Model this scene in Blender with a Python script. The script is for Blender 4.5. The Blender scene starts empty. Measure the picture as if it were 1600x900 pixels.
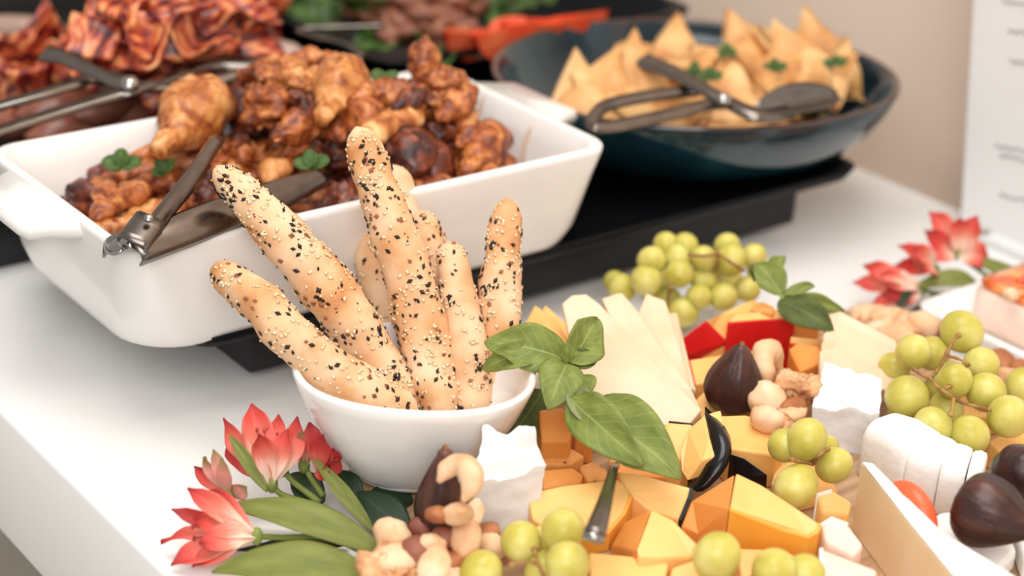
import bpy, bmesh, math, random
from mathutils import Vector, Matrix, noise, Euler
V = Vector
random.seed(7)
scene = bpy.context.scene
COL = scene.collection

# ------------------------------------------------------------------ camera
FPX = 2816.0                                   # focal length in pixels of a 1600x900 frame
_dx = V((3900, 1070, -FPX)).normalized()       # table's cross axis seen from the lens
_dy = V((-2420, 1410, -FPX)).normalized()      # table's long axis seen from the lens
_dz = _dx.cross(_dy).normalized()
_dy = _dz.cross(_dx).normalized()
ROT = Matrix((_dx, _dy, _dz))                  # lens axes -> table axes
EYE = V((0, 0, 0.5))
cam_data = bpy.data.cameras.new('camera')
cam = bpy.data.objects.new('camera', cam_data)
COL.objects.link(cam)
cam.matrix_world = Matrix.Translation(EYE) @ ROT.to_4x4()
cam_data.sensor_width = 36
cam_data.lens = FPX / 1600 * 36
cam_data.clip_start = 0.02
cam_data.dof.use_dof = True
cam_data.dof.focus_distance = 0.955
cam_data.dof.aperture_fstop = 4.0
scene.camera = cam

def P(px, py, z=0.0):
    """point at height z where the line of sight through a photo pixel lands"""
    d = ROT @ V((px - 800, 450 - py, -FPX))
    return EYE + d * ((z - EYE.z) / d.z)
def D(px, py, dep):
    """point at a given distance in front of the lens"""
    return EYE + ROT @ V((px - 800, 450 - py, -FPX)) * (dep / FPX)
def depth_of(p):
    return -(ROT.transposed() @ (V(p) - EYE)).z

# ------------------------------------------------------------------ light
world = bpy.data.worlds.new('room_light')
scene.world = world
world.use_nodes = True
bg = world.node_tree.nodes['Background']
bg.inputs['Color'].default_value = (1.0, 0.95, 0.90, 1)
bg.inputs['Strength'].default_value = 0.46
def area(name, loc, target, size, power, color):
    l = bpy.data.lights.new(name, 'AREA'); l.shape = 'RECTANGLE'
    l.size, l.size_y = size; l.energy = power; l.color = color
    o = bpy.data.objects.new(name, l); COL.objects.link(o)
    o.location = loc
    o.rotation_euler = (V(target) - V(loc)).to_track_quat('-Z', 'Y').to_euler()
    return o
area('ceiling_panel_light', (0.42, 0.55, 2.0), (0.62, 0.8, 0), (1.2, 1.2), 23, (1.0, 0.97, 0.93))
area('camera_side_fill', (-0.55, -0.65, 1.3), (0.6, 0.75, 0.05), (1.5, 1.2), 23, (1.0, 0.98, 0.96))  # added fill from behind camera-left, brightening the faces turned to the lens

scene.view_settings.view_transform = 'Standard'
scene.view_settings.look = 'None'
scene.view_settings.gamma = 1
scene.view_settings.use_curve_mapping = False
scene.view_settings.exposure = 0.27

# ------------------------------------------------------------------ materials
MATS = {}
def srgb(r, g, b):
    f = lambda c: (c / 255 / 12.92) if c / 255 <= 0.04045 else ((c / 255 + 0.055) / 1.055) ** 2.4
    return (f(r), f(g), f(b), 1)
def mat(name, stops, scale=60, detail=4, rough=0.5, bump=0.0, bscale=None, sss=0.0, sr=0.004, spec=0.5,
        coat=0.0, metal=0.0, coord='Object', stretch=(1, 1, 1), trans=0.0, distort=0.0, ior=1.45, src='noise', crough=0.1, bdist=0.002):
    """stops: [(position, (r,g,b) 0-255)] of a ramp over noise"""
    if name in MATS: return MATS[name]
    m = bpy.data.materials.new(name); m.use_nodes = True
    nt = m.node_tree; N = nt.nodes; L = nt.links
    b = N['Principled BSDF']
    b.inputs['Roughness'].default_value = rough
    b.inputs['Metallic'].default_value = metal
    b.inputs['Specular IOR Level'].default_value = spec
    b.inputs['IOR'].default_value = ior
    b.inputs['Coat Weight'].default_value = coat
    b.inputs['Coat Roughness'].default_value = crough
    b.inputs['Transmission Weight'].default_value = trans
    if sss:
        b.inputs['Subsurface Weight'].default_value = sss
        b.inputs['Subsurface Radius'].default_value = (1.0, 0.6, 0.35)
        b.inputs['Subsurface Scale'].default_value = sr
    tc = N.new('ShaderNodeTexCoord'); mp = N.new('ShaderNodeMapping')
    mp.inputs['Scale'].default_value = stretch
    L.new(tc.outputs[coord], mp.inputs['Vector'])
    if coord == 'Object':
        oi = N.new('ShaderNodeObjectInfo'); mm = N.new('ShaderNodeMath'); mm.operation = 'MULTIPLY'
        mm.inputs[1].default_value = 3.7
        L.new(oi.outputs['Random'], mm.inputs[0]); L.new(mm.outputs[0], mp.inputs['Location'])
    n = N.new('ShaderNodeTexNoise')
    n.inputs['Scale'].default_value = scale; n.inputs['Detail'].default_value = detail
    n.inputs['Distortion'].default_value = distort
    L.new(mp.outputs[0], n.inputs['Vector'])
    r = N.new('ShaderNodeValToRGB')
    e = r.color_ramp.elements
    while len(e) < len(stops): e.new(0.5)
    for k, (p, c) in enumerate(stops):
        e[k].position = p; e[k].color = srgb(*c)
    if src == 'u':
        sx = N.new('ShaderNodeSeparateXYZ'); L.new(tc.outputs['UV'], sx.inputs[0])
        ad = N.new('ShaderNodeMath'); ad.operation = 'MULTIPLY_ADD'; ad.inputs[1].default_value = 0.5
        sb = N.new('ShaderNodeMath'); sb.operation = 'SUBTRACT'; sb.inputs[1].default_value = 0.25
        L.new(n.outputs['Fac'], ad.inputs[0]); L.new(sx.outputs[0], ad.inputs[2])
        L.new(ad.outputs[0], sb.inputs[0]); L.new(sb.outputs[0], r.inputs['Fac'])
    else:
        L.new(n.outputs['Fac'], r.inputs['Fac'])
    L.new(r.outputs['Color'], b.inputs['Base Color'])
    if bump:
        n2 = N.new('ShaderNodeTexNoise'); n2.inputs['Scale'].default_value = bscale or scale * 3
        n2.inputs['Detail'].default_value = 5
        L.new(mp.outputs[0], n2.inputs['Vector'])
        bp = N.new('ShaderNodeBump'); bp.inputs['Strength'].default_value = bump; bp.inputs['Distance'].default_value = bdist
        L.new(n2.outputs['Fac'], bp.inputs['Height']); L.new(bp.outputs[0], b.inputs['Normal'])
    MATS[name] = m
    return m
def leafmat(name, dark, light, vein, rough=0.45, veins=9, sss=0.15):
    """leaf colours with a paler midrib and side veins laid along the leaf's own UV"""
    if name in MATS: return MATS[name]
    m = mat(name, [(0.3, dark), (0.7, light)], scale=3, coord='UV', rough=rough, bump=0.15, bscale=14, sss=sss, sr=0.002)
    nt = m.node_tree; N = nt.nodes; L = nt.links; b = N['Principled BSDF']
    old = b.inputs['Base Color'].links[0].from_socket
    tc = N.new('ShaderNodeTexCoord'); sx = N.new('ShaderNodeSeparateXYZ'); L.new(tc.outputs['UV'], sx.inputs[0])
    def mth(op, a, bb=None, c=None):
        k = N.new('ShaderNodeMath'); k.operation = op
        for i, x in enumerate((a, bb, c)):
            if x is None: continue
            if isinstance(x, (int, float)): k.inputs[i].default_value = x
            else: L.new(x, k.inputs[i])
        return k.outputs[0]
    av = mth('ABSOLUTE', mth('SUBTRACT', sx.outputs[1], 0.5))
    mid = mth('LESS_THAN', av, 0.018)
    ph = mth('MULTIPLY', mth('SUBTRACT', sx.outputs[0], mth('MULTIPLY', av, 0.55)), float(veins))
    side = mth('LESS_THAN', mth('ABSOLUTE', mth('SUBTRACT', mth('FRACT', ph), 0.5)), 0.05)
    f = mth('MAXIMUM', mid, mth('MULTIPLY', side, 0.55))
    mx = N.new('ShaderNodeMix'); mx.data_type = 'RGBA'
    L.new(mth('MULTIPLY', f, 0.6), mx.inputs['Factor']); L.new(old, mx.inputs['A']); mx.inputs['B'].default_value = srgb(*vein)
    L.new(mx.outputs['Result'], b.inputs['Base Color'])
    return m

white_ceramic = mat('white_ceramic', [(0.3, (236, 234, 231)), (0.7, (242, 240, 237))], scale=8, rough=0.16, spec=0.5, coat=0.3)
table_mat = mat('white_laminate', [(0.3, (240, 239, 236)), (0.7, (244, 243, 241))], scale=4, rough=0.32, bump=0.02, bscale=200)
wall_mat = mat('tan_wall_paint', [(0.3, (228, 206, 188)), (0.7, (233, 212, 194))], scale=3, rough=0.85, bump=0.05, bscale=150)
floor_mat = mat('grey_floor_vinyl', [(0.3, (176, 172, 163)), (0.7, (190, 187, 178))], scale=6, rough=0.5)
black_plastic = mat('black_plastic', [(0.3, (5, 7, 9)), (0.7, (9, 11, 14))], scale=40, rough=0.45, spec=0.2, bump=0.05, bscale=600)
grey_metal = mat('dark_grey_enamel', [(0.3, (36, 36, 38)), (0.7, (44, 43, 44))], scale=20, rough=0.55, spec=.3)
black_melamine = mat('black_melamine', [(0.3, (6, 8, 11)), (0.7, (10, 12, 15))], scale=30, rough=0.4, spec=0.2)
steel = mat('brushed_steel', [(0.3, (112, 104, 98)), (0.7, (134, 126, 120))], scale=60, rough=0.24, metal=1.0, stretch=(1, 1, 3))
steel_shiny = mat('polished_steel', [(0.3, (150, 146, 142)), (0.7, (176, 172, 168))], scale=80, rough=0.16, metal=1.0)
wood = mat('pale_wood', [(0.3, (160, 124, 92)), (0.7, (196, 162, 128))], scale=14, rough=0.5, stretch=(1, 14, 1), bump=0.1)
paper = mat('white_card', [(0.4, (228, 228, 227)), (0.6, (232, 232, 231))], scale=5, rough=0.6)
ink = mat('grey_ink', [(0.4, (128, 126, 124)), (0.6, (140, 138, 136))], scale=5, rough=0.7)
crust = mat('breadstick_crust', [(0.28, (190, 122, 70)), (0.42, (216, 162, 112)), (0.56, (230, 190, 150)), (0.75, (239, 211, 180))],
            scale=34, detail=5, rough=0.62, bump=0.25, bscale=260, sss=0.12, sr=0.004, bdist=0.001)
crust_plain = mat('pale_breadstick_crust', [(0.3, (208, 152, 102)), (0.5, (228, 188, 148)), (0.75, (238, 210, 178))],
            scale=34, rough=0.62, bump=0.2, bscale=260, sss=0.12, bdist=0.001)
seed_black = mat('black_sesame', [(0.3, (18, 15, 14)), (0.7, (38, 30, 26))], scale=200, rough=0.4)
seed_white = mat('white_sesame', [(0.3, (228, 200, 158)), (0.7, (242, 224, 190))], scale=200, rough=0.5)
flake_mat = mat('onion_flake', [(0.3, (96, 52, 30)), (0.7, (170, 108, 70))], scale=200, rough=0.6)
CHK = dict(scale=70, detail=7, bump=0.7, bscale=210, sss=0.04, sr=0.002, coat=0.25, distort=0.8, bdist=0.002, crough=0.3)
chicken_gold = mat('golden_chicken_skin', [(0.28, (96, 40, 16)), (0.42, (168, 92, 40)), (0.55, (206, 138, 76)), (0.72, (236, 188, 128))], rough=0.42, **CHK)
chicken_orange = mat('orange_chicken_skin', [(0.3, (66, 24, 12)), (0.43, (134, 62, 26)), (0.56, (180, 100, 46)), (0.74, (222, 162, 100))], rough=0.38, **CHK)
chicken_dark = mat('dark_glazed_chicken_skin', [(0.3, (30, 10, 8)), (0.46, (80, 30, 18)), (0.6, (124, 56, 30)), (0.78, (190, 118, 70))], rough=0.33, **CHK)
bone_mat = mat('bone_end', [(0.3, (120, 70, 46)), (0.7, (190, 140, 104))], scale=90, rough=0.5, bump=0.3)
parsley_mat = leafmat('parsley_green', (48, 76, 28), (80, 110, 46), (100, 130, 62), veins=5, rough=.6)
basil_mat = leafmat('basil_green', (92, 108, 40), (134, 146, 70), (156, 168, 96), veins=8, rough=.6)
basil_dark = leafmat('dark_basil_green', (56, 70, 26), (92, 104, 44), (112, 124, 60), veins=8, rough=.6)
basil_grey = leafmat('grey_basil_underside', (112, 122, 78), (146, 148, 108), (160, 164, 126), veins=8)
als_leaf = leafmat('alstroemeria_leaf_green', (98, 108, 42), (130, 136, 66), (112, 124, 54), veins=0.2, rough=.6)
als_leaf_dark = leafmat('dark_alstroemeria_leaf_green', (16, 40, 20), (34, 62, 30), (50, 80, 40), veins=0.2)
stem_green = mat('green_stem', [(0.3, (104, 122, 50)), (0.7, (140, 152, 78))], scale=60, rough=0.5)
petal_mat = mat('coral_petal', [(0.0, (242, 222, 200)), (0.34, (244, 204, 184)), (0.54, (232, 132, 112)), (0.8, (214, 78, 68)), (1.0, (160, 36, 38))],
                scale=6, coord='UV', stretch=(0.5, 9, 1), src='u', rough=0.55, sss=0.2, sr=0.003, bump=0.15, bscale=12)
petal_red = mat('red_petal', [(0.0, (236, 186, 164)), (0.3, (226, 122, 106)), (0.65, (206, 62, 58)), (1.0, (136, 26, 34))],
                scale=5, coord='UV', stretch=(0.6, 7, 1), src='u', rough=0.55, sss=0.2, sr=0.003, bump=0.15, bscale=12)
petal_bud = mat('bud_petal', [(0.0, (150, 150, 84)), (0.3, (206, 150, 130)), (0.65, (222, 150, 140)), (0.95, (120, 110, 60))],
                scale=5, coord='UV', stretch=(0.6, 8, 1), src='u', rough=0.55, sss=0.15, sr=0.003)
stamen_mat = mat('stamen', [(0.3, (190, 80, 70)), (0.7, (120, 50, 40))], scale=60, rough=0.6)
grape_mat = mat('green_grape_skin', [(0.25, (178, 168, 66)), (0.5, (198, 190, 98)), (0.75, (218, 210, 136))], scale=70, detail=3, rough=0.3,
                sss=0.75, sr=0.009, spec=0.4, bump=0.05, bscale=500)
grape_stem = mat('grape_stalk', [(0.3, (120, 74, 36)), (0.7, (176, 140, 78))], scale=120, rough=0.7, bump=0.4)
fig_mat = mat('dried_fig_skin', [(0.3, (30, 14, 14)), (0.52, (56, 28, 24)), (0.75, (104, 62, 50))], scale=42, rough=0.42, bump=0.8, bscale=160, stretch=(1.6, 1.6, 0.22), coat=0.15, bdist=0.001)
fig_tip = mat('fig_stalk', [(0.3, (110, 62, 38)), (0.7, (176, 112, 66))], scale=80, rough=0.6)
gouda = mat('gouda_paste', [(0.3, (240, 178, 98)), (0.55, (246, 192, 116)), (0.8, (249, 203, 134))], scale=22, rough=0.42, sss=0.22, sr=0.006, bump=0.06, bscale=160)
gouda_deep_or_shaded = mat('deep_or_shaded_orange_paste', [(0.3, (222, 138, 62)), (0.7, (234, 158, 80))], scale=22, rough=0.45, sss=0.22, sr=0.006, bump=0.06, bscale=160)  # deep orange cheeses, and the shaded side faces of the two ridged wedges
gouda_seed = mat('seeded_cheese_paste', [(0.27, (90, 50, 24)), (0.31, (226, 150, 76)), (0.6, (236, 168, 94))], scale=170, detail=1, rough=0.45, sss=0.15, sr=0.004)
gouda_rind = mat('orange_cheese_rind', [(0.3, (236, 158, 54)), (0.7, (243, 174, 74))], scale=22, rough=0.4, sss=0.2, sr=0.004)
parm = mat('pale_hard_cheese', [(0.25, (228, 188, 152)), (0.5, (236, 202, 171)), (0.8, (241, 213, 188))], scale=26, rough=0.5, sss=0.2, sr=0.005, bump=0.1, bscale=140)
red_wax = mat('red_wax', [(0.3, (196, 22, 26)), (0.7, (216, 36, 36))], scale=30, rough=0.3, sss=0.05, bump=0.03)
black_wax = mat('black_wax', [(0.3, (10, 9, 10)), (0.7, (24, 20, 20))], scale=40, rough=0.2, bump=0.08, bscale=60)
feta_mat = mat('white_crumbly_cheese', [(0.3, (228, 227, 226)), (0.7, (238, 237, 236))], scale=40, rough=0.6, sss=0.3, sr=0.006, bump=0.4, bscale=120)
brie_rind = mat('white_bloomy_rind', [(0.3, (238, 235, 230)), (0.7, (248, 246, 243))], scale=60, rough=0.75, bump=0.25, bscale=220, sss=0.15, sr=0.004)
brie_paste = mat('brie_paste', [(0.3, (236, 204, 160)), (0.7, (242, 216, 178))], scale=26, rough=0.4, sss=0.25, sr=0.006)
brie_cut = mat('pinkish_soft_cheese', [(0.3, (238, 208, 190)), (0.7, (246, 226, 212))], scale=50, rough=0.5, sss=0.25, sr=0.005, bump=0.1)
pepper_mat = mat('orange_red_skin', [(0.3, (240, 92, 54)), (0.7, (246, 108, 66))], scale=20, rough=0.3, sss=0.15, sr=0.004)
cream_nut = mat('cream_nut', [(0.28, (216, 164, 118)), (0.5, (232, 192, 152)), (0.75, (241, 212, 180))], scale=70, rough=0.5, sss=0.2, sr=0.004, bump=0.15, bscale=200)
almond_mat = mat('almond_skin', [(0.3, (132, 74, 40)), (0.55, (172, 106, 64)), (0.75, (200, 138, 92))], scale=60, rough=0.55, bump=0.5, bscale=200, stretch=(0.3, 1.5, 1.5), bdist=0.001)
hazel_mat = mat('hazelnut_skin', [(0.3, (110, 56, 40)), (0.7, (160, 98, 76))], scale=60, rough=0.5, bump=0.3)
walnut_mat = mat('walnut_kernel', [(0.3, (150, 86, 48)), (0.5, (214, 160, 112)), (0.8, (240, 206, 168))], scale=90, rough=0.55, bump=0.6)
wonton_mat = mat('fried_pastry', [(0.25, (172, 108, 56)), (0.45, (212, 154, 92)), (0.7, (232, 188, 130))], scale=36, rough=0.5, bump=0.3, bscale=200, sss=0.1, bdist=0.001)
bacon_mat = mat('bacon_streaks', [(0.33, (56, 6, 10)), (0.45, (122, 26, 20)), (0.54, (196, 84, 48)), (0.64, (236, 160, 104))], scale=2.6, coord='UV', stretch=(1.3, 2.0, 1),
                rough=0.35, coat=0.3, bump=0.3, bscale=8, distort=0.7)
sausage_mat = mat('sausage_skin', [(0.3, (112, 60, 46)), (0.7, (168, 104, 82))], scale=40, rough=0.35, coat=0.3, bump=0.15)
sausage_pale = mat('pale_sausage_skin', [(0.3, (150, 116, 100)), (0.7, (190, 164, 150))], scale=40, rough=0.35, coat=0.3, bump=0.15)
lettuce_mat = leafmat('salad_green', (28, 52, 18), (70, 104, 36), (110, 140, 70), veins=7)
beef_mat = mat('roast_beef', [(0.3, (88, 46, 34)), (0.55, (136, 84, 62)), (0.8, (184, 130, 100))], scale=40, rough=0.5, bump=0.4)
tomato_skin = mat('tomato_skin', [(0.3, (196, 22, 16)), (0.7, (218, 36, 22))], scale=20, rough=0.2, sss=0.15)
tomato_flesh = mat('tomato_flesh', [(0.3, (222, 66, 40)), (0.7, (240, 120, 76))], scale=50, rough=0.25, sss=0.2)
jam_mat = mat('baked_cheese_glaze', [(0.3, (196, 52, 24)), (0.45, (230, 110, 52)), (0.6, (246, 176, 100)), (0.8, (250, 200, 134))], scale=50, rough=0.25, coat=0.4, bump=0.4)
drip_mat = mat('sauce_stain', [(0.3, (226, 196, 166)), (0.7, (214, 176, 140))], scale=60, rough=.4)
def glaze():
    m = mat('teal_glaze', [(0.25, (5, 18, 26)), (0.5, (12, 42, 52)), (0.75, (36, 76, 82))], scale=14, detail=5, rough=0.08, coat=0.5, crough=0.05)
    nt = m.node_tree; N = nt.nodes; L = nt.links; b = N['Principled BSDF']
    old = b.inputs['Base Color'].links[0].from_socket
    tc = N.new('ShaderNodeTexCoord'); sx = N.new('ShaderNodeSeparateXYZ'); L.new(tc.outputs['Object'], sx.inputs[0])
    mr = N.new('ShaderNodeMapRange'); mr.inputs['From Min'].default_value = 0.0585; mr.inputs['From Max'].default_value = 0.0612
    L.new(sx.outputs[2], mr.inputs['Value'])
    mx = N.new('ShaderNodeMix'); mx.data_type = 'RGBA'; mx.inputs['B'].default_value = srgb(78, 48, 36)
    L.new(mr.outputs[0], mx.inputs['Factor']); L.new(old, mx.inputs['A']); L.new(mx.outputs['Result'], b.inputs['Base Color'])
    return m
teal_glaze = glaze()

# ------------------------------------------------------------------ builders
def link(o, parent=None):
    COL.objects.link(o)
    if parent is not None: o.parent = parent
    return o
def tag(o, label, cat, group=None, kind=None):
    if label: o['label'] = label
    if cat: o['category'] = cat
    if group: o['group'] = group
    if kind: o['kind'] = kind
    return o
def thing(name, loc, label, cat, group=None):
    o = bpy.data.objects.new(name, None); o.empty_display_size = 0.01
    link(o); o.location = loc
    return tag(o, label, cat, group)
def mk(name, geo, m, smooth=True):
    verts, faces = geo[0], geo[1]
    me = bpy.data.meshes.new(name)
    me.from_pydata([tuple(v) for v in verts], [], faces)
    me.materials.append(m)
    if smooth: me.polygons.foreach_set('use_smooth', [True] * len(me.polygons))
    if len(geo) > 2 and geo[2]:
        uv = me.uv_layers.new(name='UVMap')
        uvs = geo[2]
        for l in me.loops: uv.data[l.index].uv = uvs[l.vertex_index]
    me.update()
    return me
def obj(name, geo, m, parent=None, origin=None, smooth=True):
    """geo in table coordinates; origin (or the parent's own place) becomes the local zero"""
    o0 = V(parent_world(parent)) if parent is not None else V((0, 0, 0))
    org = V(origin) if origin is not None else o0
    g = ([V(v) - org for v in geo[0]],) + tuple(geo[1:])
    o = bpy.data.objects.new(name, mk(name, g, m, smooth))
    link(o, parent)
    o.location = org - o0
    return o
def parent_world(p):
    l = V((0, 0, 0))
    while p is not None:
        l += V(p.location); p = p.parent
    return l
def solo(name, geo, m, label, cat, group=None, smooth=True, origin=None):
    vs = geo[0]
    if origin is None:
        zs = min(v[2] for v in vs)
        origin = (sum(v[0] for v in vs) / len(vs), sum(v[1] for v in vs) / len(vs), zs)
    return tag(obj(name, geo, m, None, origin, smooth), label, cat, group)
def join(*geos):
    vs, fs, us = [], [], []
    for g in geos:
        k = len(vs); vs += list(g[0]); fs += [tuple(i + k for i in f) for f in g[1]]
        us += list(g[2]) if len(g) > 2 and g[2] else [(0, 0)] * len(g[0])
    return vs, fs, us
def loft(rings, cap0=True, cap1=True):
    n = len(rings[0]); vs = [v for r in rings for v in r]; fs = []
    for k in range(len(rings) - 1):
        for i in range(n):
            j = (i + 1) % n
            fs.append((k * n + i, k * n + j, (k + 1) * n + j, (k + 1) * n + i))
    if cap0: fs.append(tuple(reversed(range(n))))
    if cap1: fs.append(tuple((len(rings) - 1) * n + i for i in range(n)))
    return vs, fs
def lathe(profile, seg=48, c=(0, 0, 0), sx=1, sy=1, rot=0, cap0=True, cap1=True, wob=None):
    rings = []
    for r, z in profile:
        ring = []
        for i in range(seg):
            a = 2 * math.pi * i / seg
            rr = r * (wob(a) if wob else 1)
            x, y = rr * math.cos(a) * sx, rr * math.sin(a) * sy
            ring.append(V((c[0] + x * math.cos(rot) - y * math.sin(rot), c[1] + x * math.sin(rot) + y * math.cos(rot), c[2] + z)))
        rings.append(ring)
    return loft(rings, cap0, cap1)
def rrect(x0, x1, y0, y1, r, z, n=6):
    pts = []
    for cx, cy, a0 in ((x1 - r, y1 - r, 0), (x0 + r, y1 - r, 90), (x0 + r, y0 + r, 180), (x1 - r, y0 + r, 270)):
        for k in range(n + 1):
            a = math.radians(a0 + 90 * k / n)
            pts.append(V((cx + r * math.cos(a), cy + r * math.sin(a), z)))
    return pts
def box(x0, x1, y0, y1, z0, z1, bev=0.0, seg=2):
    bm = bmesh.new()
    bmesh.ops.create_cube(bm, size=1)
    for v in bm.verts:
        v.co = V(((x0 + x1) / 2 + v.co.x * (x1 - x0), (y0 + y1) / 2 + v.co.y * (y1 - y0), (z0 + z1) / 2 + v.co.z * (z1 - z0)))
    if bev: bmesh.ops.bevel(bm, geom=bm.edges[:], offset=bev, segments=seg, affect='EDGES', profile=0.5)
    return bm_geo(bm)
def bm_geo(bm):
    bmesh.ops.recalc_face_normals(bm, faces=bm.faces[:])
    bm.verts.index_update()
    g = [v.co.copy() for v in bm.verts], [tuple(v.index for v in f.verts) for f in bm.faces]
    bm.free()
    return g
def catmull(pts, n):
    pts = [V(p) for p in pts]
    if len(pts) == 2: return [pts[0].lerp(pts[1], k / (n - 1)) for k in range(n)]
    q = [pts[0] * 2 - pts[1]] + pts + [pts[-1] * 2 - pts[-2]]
    out = []
    for k in range(n):
        s = k / (n - 1) * (len(pts) - 1); i = min(int(s), len(pts) - 2); t = s - i
        a, b, c, d = q[i:i + 4]
        out.append(0.5 * ((2 * b) + (c - a) * t + (2 * a - 5 * b + 4 * c - d) * t * t + (3 * b - a - 3 * c + d) * t ** 3))
    return out
def frames(pts, up=None):
    t = [(pts[min(i + 1, len(pts) - 1)] - pts[max(i - 1, 0)]).normalized() for i in range(len(pts))]
    if up is not None:
        fr = []
        for i in range(len(pts)):
            u = up[i] if isinstance(up, list) else V(up)
            s = t[i].cross(u).normalized(); fr.append((s, s.cross(t[i]).normalized()))
        return fr
    a = V((0, 0, 1)) if abs(t[0].z) < 0.9 else V((1, 0, 0))
    s = t[0].cross(a).normalized(); fr = []
    for i in range(len(pts)):
        s = (s - t[i] * s.dot(t[i])).normalized()
        fr.append((s, s.cross(t[i]).normalized()))
    return fr
def lerp1(arr, u):
    s = u * (len(arr) - 1); i = min(int(s), len(arr) - 2)
    return arr[i] + (arr[i + 1] - arr[i]) * (s - i)
def tube(pts, radii, seg=8, n=None, nz=0.0, freq=60, seed=0, flat=1.0, up=None, closed_tip=True):
    n = n or max(2, len(pts) * 4)
    c = catmull(pts, n); fr = frames(c, up); rings = []
    for i, p in enumerate(c):
        r = lerp1(radii, i / (n - 1)); ring = []
        for k in range(seg):
            a = 2 * math.pi * k / seg
            d = fr[i][0] * math.cos(a) + fr[i][1] * math.sin(a) * flat
            q = p + d * r
            if nz: q += d * (noise.noise(q * freq + V((seed, seed * 2, 0))) * nz)
            ring.append(q)
        rings.append(ring)
    return loft(rings)
def sweep(pts, section, up, n=None, scales=None):
    """section: closed list of (side, up) offsets swept along a smooth path"""
    n = n or max(2, len(pts) * 5)
    c = catmull(pts, n); fr = frames(c, up); rings = []
    for i, p in enumerate(c):
        s = lerp1(scales, i / (n - 1)) if scales else 1
        rings.append([p + fr[i][0] * (a * s) + fr[i][1] * b for a, b in section])
    return loft(rings)
def flat_section(w, t): return [(-w / 2, 0), (w / 2, 0), (w / 2, t), (-w / 2, t)]
def channel_section(w, h, t=0.0012):
    o = [(-w / 2, -h), (-w / 2, -h * .35), (-w * .36, 0), (w * .36, 0), (w / 2, -h * .35), (w / 2, -h)]
    i = [(w / 2 - t, -h), (w / 2 - t, -h * .35), (w * .36 - t, -t), (-w * .36 + t, -t), (-w / 2 + t, -h * .35), (-w / 2 + t, -h)]
    return o + i
def blob(rx, ry, rz, seg=20, rings=14, nz=0.0, freq=40, seed=0, shape=None):
    vs, fs = [], []
    def pt(a, b):
        d = V((math.sin(b) * math.cos(a), math.sin(b) * math.sin(a), math.cos(b)))
        p = V((d.x * rx, d.y * ry, d.z * rz))
        if shape: p = shape(p, d)
        if nz: p += d * (noise.fractal(p * freq + V((seed * 3.1, seed, seed * 1.7)), 0.6, 2.2, 3) * nz)
        return p
    vs.append(pt(0, 0))
    for r in range(1, rings):
        for s in range(seg): vs.append(pt(2 * math.pi * s / seg, math.pi * r / rings))
    vs.append(pt(0, math.pi)); last = len(vs) - 1
    for s in range(seg):
        fs.append((0, 1 + s, 1 + (s + 1) % seg))
        fs.append((last, last - seg + (s + 1) % seg, last - seg + s))
    for r in range(rings - 2):
        for s in range(seg):
            a = 1 + r * seg + s; b = 1 + r * seg + (s + 1) % seg
            fs.append((a, a + seg, b + seg, b))
    return vs, fs
def moved(geo, M):
    return ([M @ V(v) for v in geo[0]],) + tuple(geo[1:])
def leaf(base, tip, width, nrm, arch=0.0, fold=0.15, wave=0.0, shape='leaf', nu=14, nv=8, thick=0.0006, curl=0.0, seed=0, twist=0.0):
    base, tip = V(base), V(tip); ax = tip - base; ln = ax.length; ax.normalize()
    nrm = V(nrm); nrm = (nrm - ax * nrm.dot(ax)).normalized(); sd = ax.cross(nrm)
    top, uv = [], []
    for i in range(nu + 1):
        u = i / nu
        if shape == 'leaf': w = math.sin(math.pi * min(1, u ** 0.8 * 0.985 + 0.01)) ** 0.75
        elif shape == 'petal': w = (0.24 + 0.76 * math.sin(math.pi * min(1, u ** 1.35 * 0.97 + 0.01)) ** 1.1) * min(1, (1.02 - u) / .16) ** .7
        elif shape == 'lance': w = math.sin(math.pi * (0.04 + 0.95 * u ** 0.9)) ** 0.9
        elif shape == 'round': w = math.sin(math.pi * (0.03 + 0.94 * u)) ** 0.5
        else: w = 1
        a = twist * u
        s2 = sd * math.cos(a) + nrm * math.sin(a); n2 = nrm * math.cos(a) - sd * math.sin(a)
        cpt = base + ax * (ln * u) + nrm * (arch * ln * 4 * u * (1 - u)) + nrm * (-curl * ln * u ** 3)
        for j in range(nv + 1):
            v = j / nv * 2 - 1
            hw = width / 2 * w
            q = cpt + s2 * (v * hw) + n2 * (fold * hw * abs(v) ** 1.5)
            if wave: q += n2 * (noise.noise(q * 70 + V((seed, 0, seed))) * wave * (0.3 + abs(v)))
            top.append(q); uv.append((u, (v + 1) / 2))
    n = nv + 1; fs = []
    for i in range(nu):
        for j in range(nv):
            fs.append((i * n + j, (i + 1) * n + j, (i + 1) * n + j + 1, i * n + j + 1))
    K = len(top)
    bot = [p - nrm * thick for p in top]
    vs = top + bot; uv = uv + uv
    fs2 = [tuple(reversed([k + K for k in f])) for f in fs]
    edge = [j for j in range(n)] + [i * n + nv for i in range(1, nu + 1)] + [nu * n + j for j in range(nv - 1, -1, -1)] + [i * n for i in range(nu - 1, 0, -1)]
    side = [(edge[k], edge[(k + 1) % len(edge)], edge[(k + 1) % len(edge)] + K, edge[k] + K) for k in range(len(edge))]
    return vs, fs + fs2 + side, uv
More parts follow.
